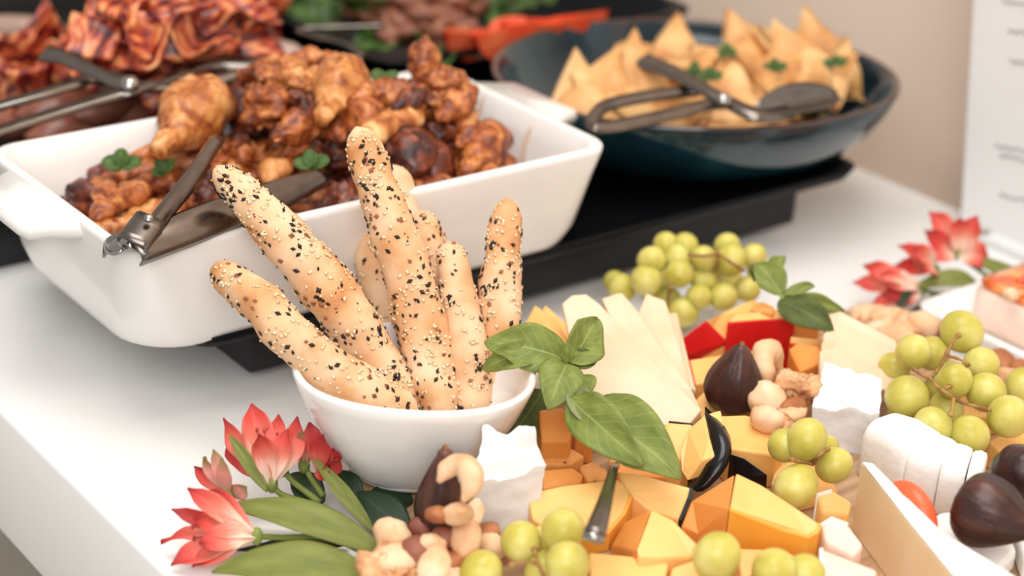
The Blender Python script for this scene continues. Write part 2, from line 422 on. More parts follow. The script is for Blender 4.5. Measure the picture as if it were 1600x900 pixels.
def prism_geo(pts_top, pts_bot, bev=0.0012, seg=2):
    bm = bmesh.new(); n = len(pts_top)
    t = [bm.verts.new(p) for p in pts_top]; b = [bm.verts.new(p) for p in pts_bot]
    bm.faces.new(t); bm.faces.new(list(reversed(b)))
    for i in range(n):
        j = (i + 1) % n; bm.faces.new((t[j], t[i], b[i], b[j]))
    bmesh.ops.recalc_face_normals(bm, faces=bm.faces[:])
    if bev: bmesh.ops.bevel(bm, geom=bm.edges[:], offset=bev, segments=seg, affect='EDGES', profile=0.5, clamp_overlap=True)
    return bm_geo(bm)
BOARD = 0.010
def block(name, label, cat, top, zb, m, bev=0.0012, rind=None, rind_mat=None, group=None, flare=0.0):
    """cut piece: top outline (photo pixel, pixel, height) dropped straight down to zb; rind = sides that carry a skin"""
    T = [P(*t) for t in top]
    c = sum(T, V((0, 0, 0))) / len(T)
    B = [V((p.x + (p.x - c.x) * flare, p.y + (p.y - c.y) * flare, zb)) for p in T]
    if rind is None:
        return solo(name, prism_geo(T, B, bev), m, label, cat, group, smooth=False, origin=(c.x, c.y, zb))
    t = thing(name, (c.x, c.y, zb), label, cat, group)
    obj('paste', prism_geo(T, B, bev), m, t, smooth=False)
    n = len(T); th = 0.0012
    idx = [rind[0]] + [(i + 1) % n for i in rind]
    out = []
    for k, i in enumerate(idx):
        d = V((0, 0, 0))
        for s in ([rind[k - 1]] if k > 0 else []) + ([rind[k]] if k < len(rind) else []):
            e = T[(s + 1) % n] - T[s]; nn = V((e.y, -e.x, 0)).normalized()
            if nn.dot(V((T[s].x - c.x, T[s].y - c.y, 0))) < 0: nn = -nn
            d += nn
        d.normalize(); out.append(d)
    rings = [[T[i] + V((0, 0, 0.0002)) , T[i] + out[k] * th + V((0, 0, -0.0003)), B[i] + out[k] * th + V((0, 0, 0.0003)), B[i] + V((0, 0, 0.0003))] for k, i in enumerate(idx)]
    rings = [[r[0] - out[k] * 0.0006, r[1], r[2], r[3] - out[k] * 0.0006] for k, r in enumerate(rings)]
    obj('rind', loft(rings), rind_mat, t, smooth=False)
    return t
def place(name, me, loc, rot, label, cat, group=None, scale=(1, 1, 1)):
    o = bpy.data.objects.new(name, me); link(o)
    o.location = loc; o.rotation_euler = rot; o.scale = scale
    return tag(o, label, cat, group)
def yaw_of(px, py, ang, z=0.03):
    """turn about the vertical that makes local +X run along an image direction (degrees, 0 = right, 90 = down)"""
    a = math.radians(ang)
    d = P(px + 40 * math.cos(a), py + 40 * math.sin(a), z) - P(px, py, z)
    return math.atan2(d.y, d.x)
TOCAM = (EYE - V((0.6, 0.7, 0.03))).normalized()

# ------------------------------------------------------------------ the room
def struct(name, geo, m, smooth=False):
    o = obj(name, geo, m, None, None, smooth); o['kind'] = 'structure'; return o
struct('floor', box(-2.2, 2.6, -1.6, 3.6, -0.78, -0.74), floor_mat)
struct('wall_right', box(1.12, 1.22, -1.6, 3.6, -0.74, 2.6), wall_mat)
struct('baseboard_right', box(1.105, 1.12, -1.6, 3.6, -0.74, -0.66, 0.003), paper)

tb = thing('buffet_table', (0.71, 0.7, -0.74), 'long white buffet table with thick square edge under all the food', 'table')
obj('tabletop', box(0.339, 1.077, -0.5, 2.3, -0.088, 0.0, 0.003), table_mat, tb)
for x in (0.40, 0.97):
    for y in (-0.42, 2.17):
        obj('leg', box(x, x + 0.05, y, y + 0.05, -0.74, -0.088, 0.004), table_mat, tb)

# menu card at the table's edge
cd = thing('menu_card', (1.05, 0.63, 0), 'tall white printed menu card standing at the table edge', 'menu card')
CT = math.radians(7); CP = V((1.05, .770, .005))
def incard(a, h):
    """a = distance along the card from its left edge, h = height up the card"""
    return CP + V((0, -math.cos(CT) * a + math.sin(CT) * h, math.sin(CT) * a + math.cos(CT) * h))
crd = obj('card', prism_geo(*[[V((x_, q.y, q.z)) for q in (incard(0, 0), V((0, .46, .005)), incard(.31, .42), incard(0, .44))] for x_ in (1.048, 1.052)], .0006), paper, cd, smooth=False)
obj('stand_foot', box(1.035, 1.066, 0.50, 0.74, 0.0, 0.006, 0.001), paper, cd)
obj('stand_back', box(1.0525, 1.056, 0.54, 0.70, 0.004, 0.16, 0.001), paper, cd)
def scribble(a0, a1, h0, h=0.005, seed=0):
    rnd = random.Random(seed); pts = []; a = a0
    while a < a1:
        q = incard(a, h0 + rnd.uniform(0, h)); pts.append(V((1.0476, q.y, q.z))); a += rnd.uniform(0.0010, 0.0019)
        if rnd.random() < 0.14: a += 0.002
    return tube(pts, [0.0005, 0.0005], seg=4, n=len(pts) * 2)
for k, (a, h) in enumerate([(.0262, .1662), (.0322, .1465), (.0355, .1249), (.0274, .0619), (.0319, .0551), (.0341, .0257)]):
    obj('printed_line', scribble(a, a + (.06 if k < 3 else .08), h, .0026, k), ink, crd)

# ------------------------------------------------------------------ warmers, dish, bowls, trays
w = thing('food_warmer', (0.69, 0.91, 0), 'low black food warmer under the white baking dish and teal bowl', 'food warmer')
obj('base', box(0.50, 0.90, 0.845, 1.00, 0.0, 0.008, 0.002), black_plastic, w)
obj('body', box(0.473, 0.930, 0.828, 1.005, 0.007, 0.040, 0.003), grey_metal, w)
rings = [rrect(0.470, 0.935, 0.825, 1.008, 0.012, 0.0395), rrect(0.424, 0.962, 0.802, 1.016, 0.02, 0.046), rrect(0.420, 0.966, 0.798, 1.020, 0.02, 0.054),
         rrect(0.424, 0.962, 0.802, 1.016, 0.02, 0.0545), rrect(0.432, 0.954, 0.810, 1.008, 0.02, 0.0485)]
obj('top_plate', loft(rings), black_plastic, w)
w2 = thing('food_warmer', (0.70, 1.24, 0), 'black food warmer beneath the bacon and salad trays', 'food warmer')
obj('body', box(0.36, 1.02, 1.06, 1.56, 0.0, 0.034, 0.003), grey_metal, w2)
obj('top_plate', box(0.34, 1.04, 1.045, 1.58, 0.034, 0.040, 0.002), black_plastic, w2)

def shell(x0, x1, y0, y1, z0, z1, taper, r0, r1, th, lip=0.0, bot=.012):
    """open tapered vessel, rounded corners, wall th, thick floor"""
    R = []
    def ring(f, off, z, r):
        dx = taper * (1 - f) + off
        return rrect(x0 + dx, x1 - dx, y0 + dx, y1 - dx, r, z, 7)
    R.append(ring(0, bot, z0, r0)); R.append(ring(0, bot * .55, z0 + 0.0006, r0)); R.append(ring(0, bot * .18, z0 + 0.004, r0)); R.append(ring(0.05, 0.0, z0 + 0.010, r0))
    for f in (0.25, 0.5, 0.75): R.append(ring(f, 0, z0 + (z1 - z0) * f, r0 + (r1 - r0) * f))
    R.append(ring(0.95, 0, z1 - 0.004, r1))
    if lip: R.append(ring(1, -lip, z1 - 0.003, r1 + lip))
    R.append(ring(1, -lip + 0.0005, z1 - 0.0012, r1)); R.append(ring(1, -lip + 0.0016, z1, r1)); R.append(ring(1, th - 0.0016, z1, r1)); R.append(ring(1, th, z1 - 0.0015, r1))
    for f in (0.75, 0.5, 0.28): R.append(ring(f, th, z0 + (z1 - z0) * f, max(0.004, r0 + (r1 - r0) * f - th * 0.4)))
    R.append(ring(0.1, th + 0.005, z0 + 0.0095, r0)); R.append(ring(0.06, th + 0.016, z0 + 0.007, r0))
    return loft(R)
ds = thing('baking_dish', (0.546, 0.882, 0.049), 'large white ceramic baking dish with two tab handles, full of roast chicken', 'baking dish')
obj('dish_body', shell(0.379, 0.712, 0.788, 0.976, 0.0487, 0.120, 0.010, 0.034, 0.018, 0.007), white_ceramic, ds)
def handle(xa, xb):
    s = 1 if xb > xa else -1
    prof = []
    for x, hy in ((xa, 0.050), (xa + s * 0.006, 0.044), (xa + s * 0.018, 0.036), (xb - s * 0.004, 0.033), (xb, 0.027)):
        y0, y1 = 0.892 - hy, 0.892 + hy; zt = 0.1185 if abs(x - xa) < 0.02 else 0.1175; zb = 0.108
        if x == xb: zt, zb = 0.1155, 0.110
        r = [V((x, y0, zb)), V((x, y1, zb)), V((x, y1 + 0.002, (zt + zb) / 2)), V((x, y1, zt)), V((x, y0, zt)), V((x, y0 - 0.002, (zt + zb) / 2))]
        prof.append(r)
    return loft(prof)
obj('handle', handle(0.384, 0.352), white_ceramic, ds)
obj('handle', handle(0.707, 0.742), white_ceramic, ds)

for y, z0, z1 in ((0.915, .098, .118), (0.862, .085, .112)):
    obj('sauce_drip', tube([V((.7055 - (.12 - z1) * .25, y, z1)), V((.7050 - (.12 - (z0 + z1) / 2) * .25, y + .001, (z0 + z1) / 2)), V((.7055 - (.12 - z0) * .25, y, z0))], [.0008, .0016, .001], seg=6, n=8, flat=.3), drip_mat, ds)
# square-shouldered white bowl for the breadsticks
BC = V((0.487, 0.684, BOARD)); RB = 0.0655
bo = thing('serving_bowl', BC, 'small white ceramic bowl holding seeded breadsticks', 'bowl')
prof = [(0.026, 0.0), (0.031, 0.0005), (0.033, 0.003), (0.040, 0.010), (0.050, 0.024), (0.058, 0.038), (0.0635, 0.051), (0.0655, 0.0565), (0.0650, 0.0585), (0.0632, 0.0592), (0.0615, 0.058),
        (0.0595, 0.050), (0.054, 0.037), (0.046, 0.023), (0.034, 0.011), (0.015, 0.0065), (0.002, 0.006)]
sq = lambda a: 1 + 0.02 * (math.cos(4 * (a - 0.93))) * -1
_fw = V((-TOCAM.x, -TOCAM.y, 0)).normalized(); _sd = V((_fw.y, -_fw.x, 0))
TILT = Matrix.Translation(BC + V((0, 0, .0015))) @ Matrix.Rotation(math.radians(-5.5), 4, _sd) @ Matrix.Rotation(math.radians(1.2), 4, _fw) @ Matrix.Translation(-BC)
obj('bowl_body', moved(lathe(prof, 64, BC, wob=sq), TILT), white_ceramic, bo)
obj('foot_ring', moved(lathe([(0.027, -0.0005), (0.031, -0.0005), (0.031, 0.004), (0.027, 0.004)], 40, BC), TILT), white_ceramic, bo)

# seeded breadsticks
def octa(p, ax, nr, l, wd, h):
    ax = ax.normalized(); sd = ax.cross(nr).normalized()
    v = [p - ax * l, p + ax * l, p - sd * wd, p + sd * wd, p + nr * h, p - nr * h * 0.6]
    f = [(0, 2, 4), (2, 1, 4), (1, 3, 4), (3, 0, 4), (2, 0, 5), (1, 2, 5), (3, 1, 5), (0, 3, 5)]
    return v, f
def breadstick(label, pts, radii, seeds, seed, m=crust, group=None):
    rnd = random.Random(seed)
    n, sg = 54, 22
    c = catmull(pts, n); fr = frames(c); rings = []
    tot = len(c)
    def rad(u):
        r = lerp1(radii, u)
        e = min(u, 1 - u) * 9
        return r * (math.sqrt(max(0.02, 1 - (1 - min(1, e)) ** 2)))
    def surf(u, a):
        i = u * (n - 1); k = min(int(i), n - 2); t = i - k
        p = c[k].lerp(c[k + 1], t); s = fr[k][0].lerp(fr[k + 1][0], t); q = fr[k][1].lerp(fr[k + 1][1], t)
        d = s * math.cos(a) + q * math.sin(a)
        r = rad(u)
        z = p + d * r
        return z + d * (noise.noise(z * 55 + V((seed, 0, 0))) * 0.0022 + noise.noise(z * 190) * 0.0006), d
    for i in range(n):
        rings.append([surf(i / (n - 1), 2 * math.pi * k / sg)[0] for k in range(sg)])
    base = c[0]
    t = thing('breadstick', base, label, 'breadstick', group)
    cr_ = obj('crust', loft(rings), m, t)
    for nm, cnt, mm, (l, wd, h), cl in (('black_seeds', int(seeds * .85), seed_black, (0.00185, 0.00112, 0.0007), 0.45), ('white_seeds', int(seeds * 1.3), seed_white, (0.0016, 0.00095, 0.0006), 0.5), ('onion_flakes', int(seeds * 0.22), flake_mat, (0.0017, 0.0013, 0.0005), 0.2)):
        gs = []; lastp = None
        for k in range(cnt):
            if lastp and rnd.random() < cl: u = min(0.985, max(0.02, lastp[0] + rnd.gauss(0, 0.02))); a = lastp[1] + rnd.gauss(0, 0.22)
            else: u = rnd.uniform(0.03, 0.985); a = rnd.uniform(0, 2 * math.pi)
            lastp = (u, a)
            p, d = surf(u, a); ax = V((rnd.gauss(0, 1), rnd.gauss(0, 1), rnd.gauss(0, 1))); ax = ax - d * ax.dot(d)
            k2 = rnd.uniform(0.7, 1.25) if nm != 'black_seeds' or rnd.random() > 0.25 else 0.4
            gs.append(octa(p + d * 0.0003, ax, d, l * k2, wd * k2, h))
        o = obj(nm, join(*gs), mm, cr_, smooth=(nm != 'onion_flakes')); o['kind'] = 'stuff'
    return t
mm = 0.001
BG = 'breadsticks in the white bowl'
breadstick('seeded breadstick lying lowest over the rim of the white bowl', [P(650, 660, .036), D(560, 606, .945), D(470, 540, .932), D(400, 468, .935), D(332, 418, .945)], [12*mm, 12.5*mm, 12.2*mm, 11*mm, 8.5*mm], 190, 1, group=BG)
breadstick('longest seeded breadstick leaning out across the baking dish corner', [P(640, 662, .024), D(590, 570, .985), D(515, 455, .97), D(425, 350, .96), D(336, 262, .955)], [11*mm, 15*mm, 14.6*mm, 13*mm, 8*mm], 330, 2, group=BG)
breadstick('tallest seeded breadstick standing in the middle of the bowl', [P(696, 662, .024), D(668, 545, .99), D(634, 420, .985), D(592, 300, .985), D(556, 198, .985)], [12*mm, 14.5*mm, 13.5*mm, 11.5*mm, 9*mm], 290, 3, group=BG)
breadstick('plain pale breadstick half hidden behind the tallest one, nearer the dish corner', [P(655, 632, .020), D(622, 540, 1.02), D(590, 440, 1.03), D(577, 362, 1.035)], [10*mm, 11*mm, 10*mm, 8*mm], 60, 4, crust_plain, BG)
breadstick('bare golden breadstick tip peeking out behind the tallest seeded one', [P(676, 630, .020), D(655, 480, 1.03), D(628, 340, 1.04), D(612, 256, 1.045)], [10*mm, 12*mm, 11*mm, 9*mm], 26, 5, crust_plain, BG)
breadstick('seeded breadstick rising between the tallest one and the short smooth one', [P(705, 628, .020), D(692, 520, 1.02), D(670, 400, 1.02), D(660, 328, 1.02)], [10*mm, 11*mm, 10.5*mm, 8.5*mm], 130, 6, group=BG)
breadstick('short smooth breadstick with few seeds on its pale flank', [P(742, 654, .026), D(732, 560, .99), D(718, 470, .995), D(702, 378, 1.0)], [10*mm, 11.5*mm, 10.5*mm, 8*mm], 110, 7, crust_plain, BG)
breadstick('upright seeded breadstick beside the basil sprig', [P(784, 636, .028), D(783, 540, 1.0), D(782, 430, 1.005), D(793, 310, 1.01)], [10.5*mm, 11.5*mm, 11.5*mm, 8.5*mm], 200, 8, group=BG)

# teal bowl
TB = V((0.888, 0.906, 0.0485)); TR = -0.42
tbw = thing('serving_bowl', TB, 'wide dark teal glazed bowl with brown rim, full of fried pastries', 'bowl')
prof = [(0.070, 0.0), (0.078, 0.0008), (0.098, 0.006), (0.117, 0.016), (0.131, 0.030), (0.140, 0.045), (0.1445, 0.0585), (0.1438, 0.0608), (0.1415, 0.0612), (0.1395, 0.0595), (0.1345, 0.047), (0.124, 0.033), (0.108, 0.021), (0.08, 0.012), (0.03, 0.008), (0.002, 0.0075)]
obj('bowl_body', lathe(prof, 72, TB, sx=1.04, sy=0.90, rot=TR, wob=lambda a: 1 + 0.018 * math.cos(3 * a + 1)), teal_glaze, tbw)

# back trays
t1 = thing('serving_tray', (0.53, 1.2, 0.040), 'black rectangular tray heaped with bacon and sausages', 'tray')
obj('tray_body', shell(0.36, 0.705, 1.05, 1.42, 0.040, 0.078, 0.02, 0.03, 0.03, 0.005, 0.006), black_melamine, t1)
t2 = thing('serving_tray', (0.86, 1.2, 0.040), 'black rectangular tray of green salad, sliced meat and tomato', 'tray')
obj('tray_body', shell(0.719, 1.03, 1.055, 1.40, 0.040, 0.098, 0.03, 0.03, 0.03, 0.005, 0.006), black_melamine, t2)

# ------------------------------------------------------------------ roast chicken
def tube2(pts, radii, seg=24, n=34, nz=.004, freq=60, seed=0, flat=1.0):
    g = tube(pts, radii, seg + 8, n + 14, 0, flat=flat)
    c = catmull(pts, 40); out = []
    for v in g[0]:
        p = min(c, key=lambda q: (q - v).length_squared); d = (v - p)
        if d.length > 1e-6: d.normalize()
        w = noise.fractal(v * freq + V((seed, seed * 2, 0)), .75, 2.1, 4)
        r = abs(noise.noise(v * freq * 1.4 + V((0, seed, 3))))
        out.append(v + d * (w * nz * .8 - max(0, .16 - r) * nz * 2.2))
    return out, g[1]
def drumstick(seed):
    rnd = random.Random(seed)
    g = tube2([V((-0.048, 0, 0)), V((-0.03, 0, 0.002)), V((-0.006, 0, 0.002)), V((0.02, 0, 0)), V((0.04, 0, -0.002))],
             [0.0045, 0.0075, 0.0075, 0.0115, 0.0185, 0.021, 0.0195, 0.011, 0.002], seg=22, n=30, nz=0.0042, freq=52, seed=seed)
    return g
def wing(seed):
    a = tube2([V((-0.034, -0.012, 0)), V((-0.012, 0.008, 0.003)), V((0.004, 0.014, 0.004)), V((0.022, 0.002, 0.002)), V((0.04, -0.016, 0))],
             [0.004, 0.0105, 0.0125, 0.0085, 0.012, 0.0135, 0.0095, 0.003], seg=18, n=32, nz=0.006, freq=75, seed=seed)
    return a
def flat_wing(seed):
    return tube2([V((-0.037, 0, 0)), V((-0.01, 0.003, 0.002)), V((0.015, 0, 0.002)), V((0.037, -0.004, 0))],
                [0.003, 0.0095, 0.0085, 0.010, 0.012, 0.0095, 0.003], seg=18, n=28, nz=0.0026, freq=70, seed=seed, flat=0.8)
def thigh(seed):
    def lump(p, d):
        return p - d * max(0, .16 - abs(noise.noise(p * 100 + V((seed, 0, seed))))) * .024
    return blob(0.027, 0.021, 0.016, 36, 26, nz=0.011, freq=62, seed=seed, shape=lump)
CM = {}
def chick_mesh(kind, v, m):
    k = (kind, v, m.name)
    if k not in CM:
        g = {'drum': drumstick, 'wing': wing, 'flat': flat_wing, 'thigh': thigh}[kind](v * 3 + 1)
        CM[k] = mk('chicken_' + kind, g, m)
    return CM[k]
TONE = {'g': chicken_gold, 'o': chicken_orange, 'd': chicken_dark}
CLAB = {('drum', 'g'): 'golden roast chicken drumstick in the white dish', ('drum', 'o'): 'orange-brown roast chicken drumstick in the white dish', ('drum', 'd'): 'dark glazed chicken drumstick in the white dish',
        ('wing', 'g'): 'golden bent chicken wing in the white dish', ('wing', 'o'): 'orange-brown bent chicken wing in the white dish', ('wing', 'd'): 'dark glazed bent chicken wing in the white dish',
        ('flat', 'g'): 'golden slim chicken wing piece in the white dish', ('flat', 'o'): 'orange-brown slim chicken wing piece in the white dish', ('flat', 'd'): 'dark slim chicken wing piece in the white dish',
        ('thigh', 'g'): 'golden lumpy chicken thigh in the white dish', ('thigh', 'o'): 'orange-brown lumpy chicken thigh in the white dish', ('thigh', 'd'): 'dark glazed lumpy chicken thigh in the white dish'}
NAMES = {'drum': 'chicken_drumstick', 'wing': 'chicken_wing', 'flat': 'chicken_wing_piece', 'thigh': 'chicken_thigh'}
def chick(kind, tone, px, py, z, ang, pitch=0, roll=0, s=1.0, v=0, label=None):
    me = chick_mesh(kind, v, TONE[tone])
    place(NAMES[kind], me, P(px, py, z), (math.radians(roll), math.radians(pitch), yaw_of(px, py, ang, z)),
          label or CLAB[(kind, tone)].replace('in the white dish', '%s') % czone(px, z), 'chicken', 'roast chicken pieces in the white dish', (s * .95,) * 3)
def czone(px, z):
    return ('high on the chicken heap' if z > .122 else 'low at the tongs end of the dish') if px < 350 else \
        ('on top of the chicken heap' if z > .117 else 'behind the leaning breadsticks') if px < 590 else ('on the heap side nearest the teal bowl' if z > .117 else 'low at the dish end nearest the teal bowl')
# lower layers fill the dish, then the pieces one sees
rnd = random.Random(3)
for k in range(18):
    x = rnd.uniform(0.50, 0.665); y = rnd.uniform(0.835, 0.935)
    kind = rnd.choice(['drum', 'thigh', 'wing']); tone = rnd.choice('ood')
    me = chick_mesh(kind, rnd.randrange(3), TONE[tone])
    place(NAMES[kind], me, (x, y, 0.074 + 0.012 * (x > 0.52)), (rnd.uniform(-1, 1), rnd.uniform(-.2, .2), rnd.uniform(0, 6.28)), CLAB[(kind, tone)].replace('in the white dish', 'buried at the bottom of the dish'), 'chicken', 'roast chicken pieces in the white dish', (0.85,) * 3)
for a in [
    ('drum', 'g', 298, 184, .122, -38, -6, 20, 1.12, 0, 'largest golden drumstick leaning on the back rim, bone pointing down'),
    ('flat', 'o', 270, 240, .098, -8, 0, 0, .95, 0), ('flat', 'g', 262, 256, .092, 2, 0, 0, 1.0, 1), ('flat', 'd', 118, 298, .086, 8, 0, 0, .8, 2),
    ('flat', 'o', 160, 300, .090, 60, 0, 0, .75, 0), ('flat', 'o', 192, 318, .088, -32, 0, 0, .9, 1), ('flat', 'o', 235, 292, .088, -20, 0, 0, .85, 1),
    ('flat', 'd', 176, 262, .094, -30, 0, 0, .7, 2), ('flat', 'o', 205, 278, .090, -14, 0, 0, .9, 0), ('flat', 'd', 150, 330, .076, -20, 0, 0, .9, 1), ('flat', 'g', 225, 340, .080, -28, 0, 0, .75, 0), ('flat', 'd', 250, 330, .076, -35, 0, 0, .9, 2), ('thigh', 'd', 270, 305, .078, 0, 0, 0, .8, 0), ('thigh', 'd', 200, 300, .072, 0, 0, 0, .8, 2), ('flat', 'o', 140, 345, .072, 12, 0, 0, .8, 2), ('drum', 'd', 330, 345, .072, -20, 0, 0, .8, 1), ('thigh', 'd', 300, 270, .085, 0, 0, 0, .8, 1), ('thigh', 'd', 120, 318, .078, 20, 0, 0, .55, 1), ('flat', 'g', 178, 358, .082, -10, 0, 0, .7, 0),
    ('wing', 'o', 300, 330, .080, -15, 0, 0, .7, 0), ('thigh', 'd', 335, 300, .088, 30, 0, 0, .65, 0), ('flat', 'o', 290, 372, .075, -12, 0, 0, .8, 1),
    ('thigh', 'o', 345, 232, .100, 60, 0, 0, .6, 2), ('thigh', 'o', 392, 248, .100, -20, 0, 0, .68, 0), ('flat', 'g', 458, 252, .103, -38, 0, 0, 1.1, 1),
    ('thigh', 'd', 400, 200, .105, 20, 0, 0, .6, 1), ('drum', 'd', 385, 165, .118, 70, 10, 0, .8, 0),
    ('thigh', 'o', 420, 165, .132, -60, 0, 20, .85, 0), ('wing', 'o', 455, 190, .125, 80, 0, 0, .85, 1), ('thigh', 'g', 465, 130, .143, 10, 0, 0, .75, 2),
    ('drum', 'g', 528, 142, .143, -52, -10, 0, .92, 1, 'smooth golden drumstick on top of the chicken heap'), ('thigh', 'o', 415, 120, .138, 10, 0, 0, .6, 1), ('wing', 'o', 490, 105, .145, 20, 0, 0, .7, 0),
    ('thigh', 'o', 500, 205, .118, 0, 0, 0, .8, 2), ('thigh', 'd', 520, 240, .104, 0, 0, 0, .7, 0), ('drum', 'o', 560, 185, .130, 20, 0, 0, .7, 2),
    ('wing', 'o', 600, 165, .135, -15, 0, 0, .9, 2), ('flat', 'g', 612, 198, .128, -30, 0, 20, 1.0, 0), ('drum', 'o', 661, 104, .146, -82, -62, 0, .55, 1, 'upright chicken drumstick end poking above the heap'),
    ('thigh', 'o', 690, 130, .140, 15, 0, 0, .62, 1), ('wing', 'o', 700, 150, .133, 60, 10, 0, .8, 0), ('wing', 'o', 660, 180, .125, -30, 0, 30, .9, 1),
    ('flat', 'g', 722, 178, .122, 60, 10, 0, .75, 0), ('drum', 'd', 640, 235, .112, 75, 0, 0, .85, 0), ('thigh', 'd', 688, 205, .112, 40, 0, 0, .8, 2),
    ('thigh', 'd', 600, 245, .105, 0, 0, 0, .7, 1), ('drum', 'd', 668, 255, .100, 70, 0, 0, .9, 2), ('drum', 'o', 752, 238, .104, -55, 0, 0, .88, 0, 'orange-brown drumstick lying against the right wall of the dish'),
    ('wing', 'o', 775, 260, .092, 50, 0, 0, .6, 2), ('flat', 'g', 715, 275, .088, -15, 0, 0, .65, 1), ('thigh', 'd', 480, 300, .080, 20, 0, 0, .6, 2), ('thigh', 'd', 520, 305, .080, 60, 0, 0, .65, 0),
    ('thigh', 'o', 600, 290, .084, 10, 0, 0, .6, 0), ('thigh', 'o', 640, 285, .088, 40, 0, 0, .6, 1), ('wing', 'd', 380, 300, .088, 30, 0, 0, .7, 1), ('flat', 'o', 430, 272, .094, -20, 0, 0, .8, 2),
    ('wing', 'g', 440, 112, .142, 30, 0, 0, .6, 1), ('thigh', 'd', 478, 165, .134, 10, 0, 0, .5, 0), ('wing', 'o', 545, 205, .122, -30, 0, 0, .6, 2), ('thigh', 'g', 580, 225, .114, 40, 0, 0, .5, 1), ('wing', 'd', 632, 152, .138, 80, 0, 0, .6, 0), ('thigh', 'g', 676, 160, .132, 10, 0, 0, .45, 2),
    ('wing', 'o', 722, 208, .114, 50, 0, 0, .6, 1), ('flat', 'o', 738, 268, .090, -20, 0, 0, .6, 2), ('wing', 'd', 560, 270, .096, 20, 0, 0, .6, 0), ('wing', 'o', 452, 225, .112, 60, 0, 0, .6, 2), ('flat', 'd', 372, 212, .106, 80, 0, 0, .6, 1), ('wing', 'o', 352, 268, .096, -40, 0, 0, .55, 0), ('thigh', 'g', 505, 172, .131, 30, 0, 0, .5, 1), ('flat', 'g', 700, 118, .138, 20, 0, 0, .55, 0), ('wing', 'd', 610, 222, .118, -50, 0, 0, .6, 1),
]: chick(*a)

# parsley
def parsley(px, py, z, s, label, ang=0):
    b = P(px, py, z); gs = []
    for k, a in enumerate((-95, -20, 60)):
        aa = math.radians(a + ang)
        tip = b + (ROT @ V((math.sin(aa), math.cos(aa) * 0.75, 0.0))) * s + V((0, 0, 0.003))
        gs.append(leaf(b, tip, s * 0.85, TOCAM + V((0, 0, 1)), arch=0.08, fold=0.25, wave=0.003, shape='round', nu=8, nv=6, seed=k))
    solo('parsley_leaf', join(*gs), parsley_mat, label, 'parsley', 'parsley on the chicken', origin=b)
parsley(190, 262, .104, .012, 'flat parsley leaf on the slim wings beside the dish wall', 20)
parsley(258, 270, .100, .009, 'small parsley leaf beside the open tong arm', -20)
parsley(487, 262, .112, .011, 'round parsley leaf lying on the scoop of the chicken tongs', 10)
parsley(600, 135, .142, .012, 'dark parsley sprig between the heap and the back rim', 60)

# ------------------------------------------------------------------ tongs
def rivet(p, n, r, h): 
    n = V(n).normalized(); M = n.to_track_quat('Z', 'Y').to_matrix().to_4x4(); M.translation = p
    return moved(blob(r, r, h, 14, 8), M)
tg = thing('serving_tongs', P(195, 388, .124), 'steel tongs with scalloped ends resting in the chicken dish', 'tongs')
hinge = P(205, 382, .128); up1 = V((-0.25, -0.55, 0.8))
obj('arm', sweep([P(208, 372, .130), P(245, 325, .135), P(290, 270, .137), P(320, 228, .132)], channel_section(0.016, 0.009), V((-0.85, 0.25, 0.45)), n=20, scales=[0.75, 0.85, 1.0, 1.25]), steel, tg)
obj('arm', sweep([P(212, 384, .127), P(290, 352, .130), P(370, 322, .130), P(440, 296, .122), P(512, 268, .118)], channel_section(0.019, 0.008), V((-0.3, -0.65, 0.7)), n=24, scales=[0.9, 1.0, 1.0, .95, .55]), steel, tg)
obj('hinge_plate', sweep([P(206, 376, .132), P(236, 336, .139)], channel_section(0.0165, 0.005), V((-.35, -0.55, 0.75)), n=5), steel, tg)
obj('rivet', rivet(P(232, 341, .1402), (-.35, -0.55, 0.75), 0.0026, 0.0014), steel_shiny, tg)
pull = [P(208, 374, .128), P(190, 378, .126), P(172, 384, .122), P(164, 392, .118)]
obj('pull_tab', sweep(pull, flat_section(0.0125, 0.0012), V((-.3, -0.5, 1)), n=12, scales=[1, 1, 1, .75]), steel_shiny, tg)
ringpts = [P(178 + 13 * math.cos(a), 388 + 9 * math.sin(a), .1235 + .003 * math.cos(a)) for a in [k * math.pi / 8 for k in range(17)]]
obj('pull_ring', tube(ringpts, [0.0009, 0.0009], seg=6, n=40), steel_shiny, tg)

def strip(name, pts, w, up, parent, scales=None, th=0.0016, m=steel):
    return obj(name, sweep(pts, flat_section(w, th), up, n=len(pts) * 8, scales=scales), m, parent)
UPC = V((-0.35, -0.45, 0.8))
tp = thing('serving_tongs', P(1130, 158, .118), 'steel scissor tongs lying on the fried pastries', 'tongs')
strip('arm', [P(1000, 94, .125), P(1045, 112, .126), P(1090, 135, .125), P(1132, 158, .121), P(1190, 182, .116), P(1250, 170, .112)], .010, UPC, tp, [1.5, 1.3, 1, 1, 1.2, 1])
strip('arm', [P(1088, 142, .119), P(1020, 150, .119), P(955, 163, .118), P(932, 178, .117), P(925, 198, .114), P(960, 198, .113), P(1045, 180, .115), P(1130, 162, .118), P(1195, 178, .113), P(1300, 152, .112)], .009, V((-.2, -.5, .6)), tp)
obj('pivot', rivet(P(1130, 156, .124), UPC, 0.006, 0.005), steel_shiny, tp)
obj('scoop', leaf(P(1185, 172, .117), P(1310, 150, .115), .026, UPC, fold=0.5, shape='round', thick=.0012), steel, tp)
tq = thing('serving_tongs', P(200, 135, 0.130), 'steel scissor tongs lying on the bacon tray', 'tongs')
strip('arm', [P(68, 84, 0.140), P(105, 93, 0.140), P(150, 115, 0.136), P(200, 135, 0.132), P(250, 138, 0.128), P(292, 140, 0.126)], .009, UPC, tq, [1.5, 1.1, 1, 1, 1, 1])
strip('arm', [P(-20, 172, 0.122), P(60, 150, 0.126), P(160, 121, 0.130), P(200, 128, 0.131)], .008, UPC, tq)
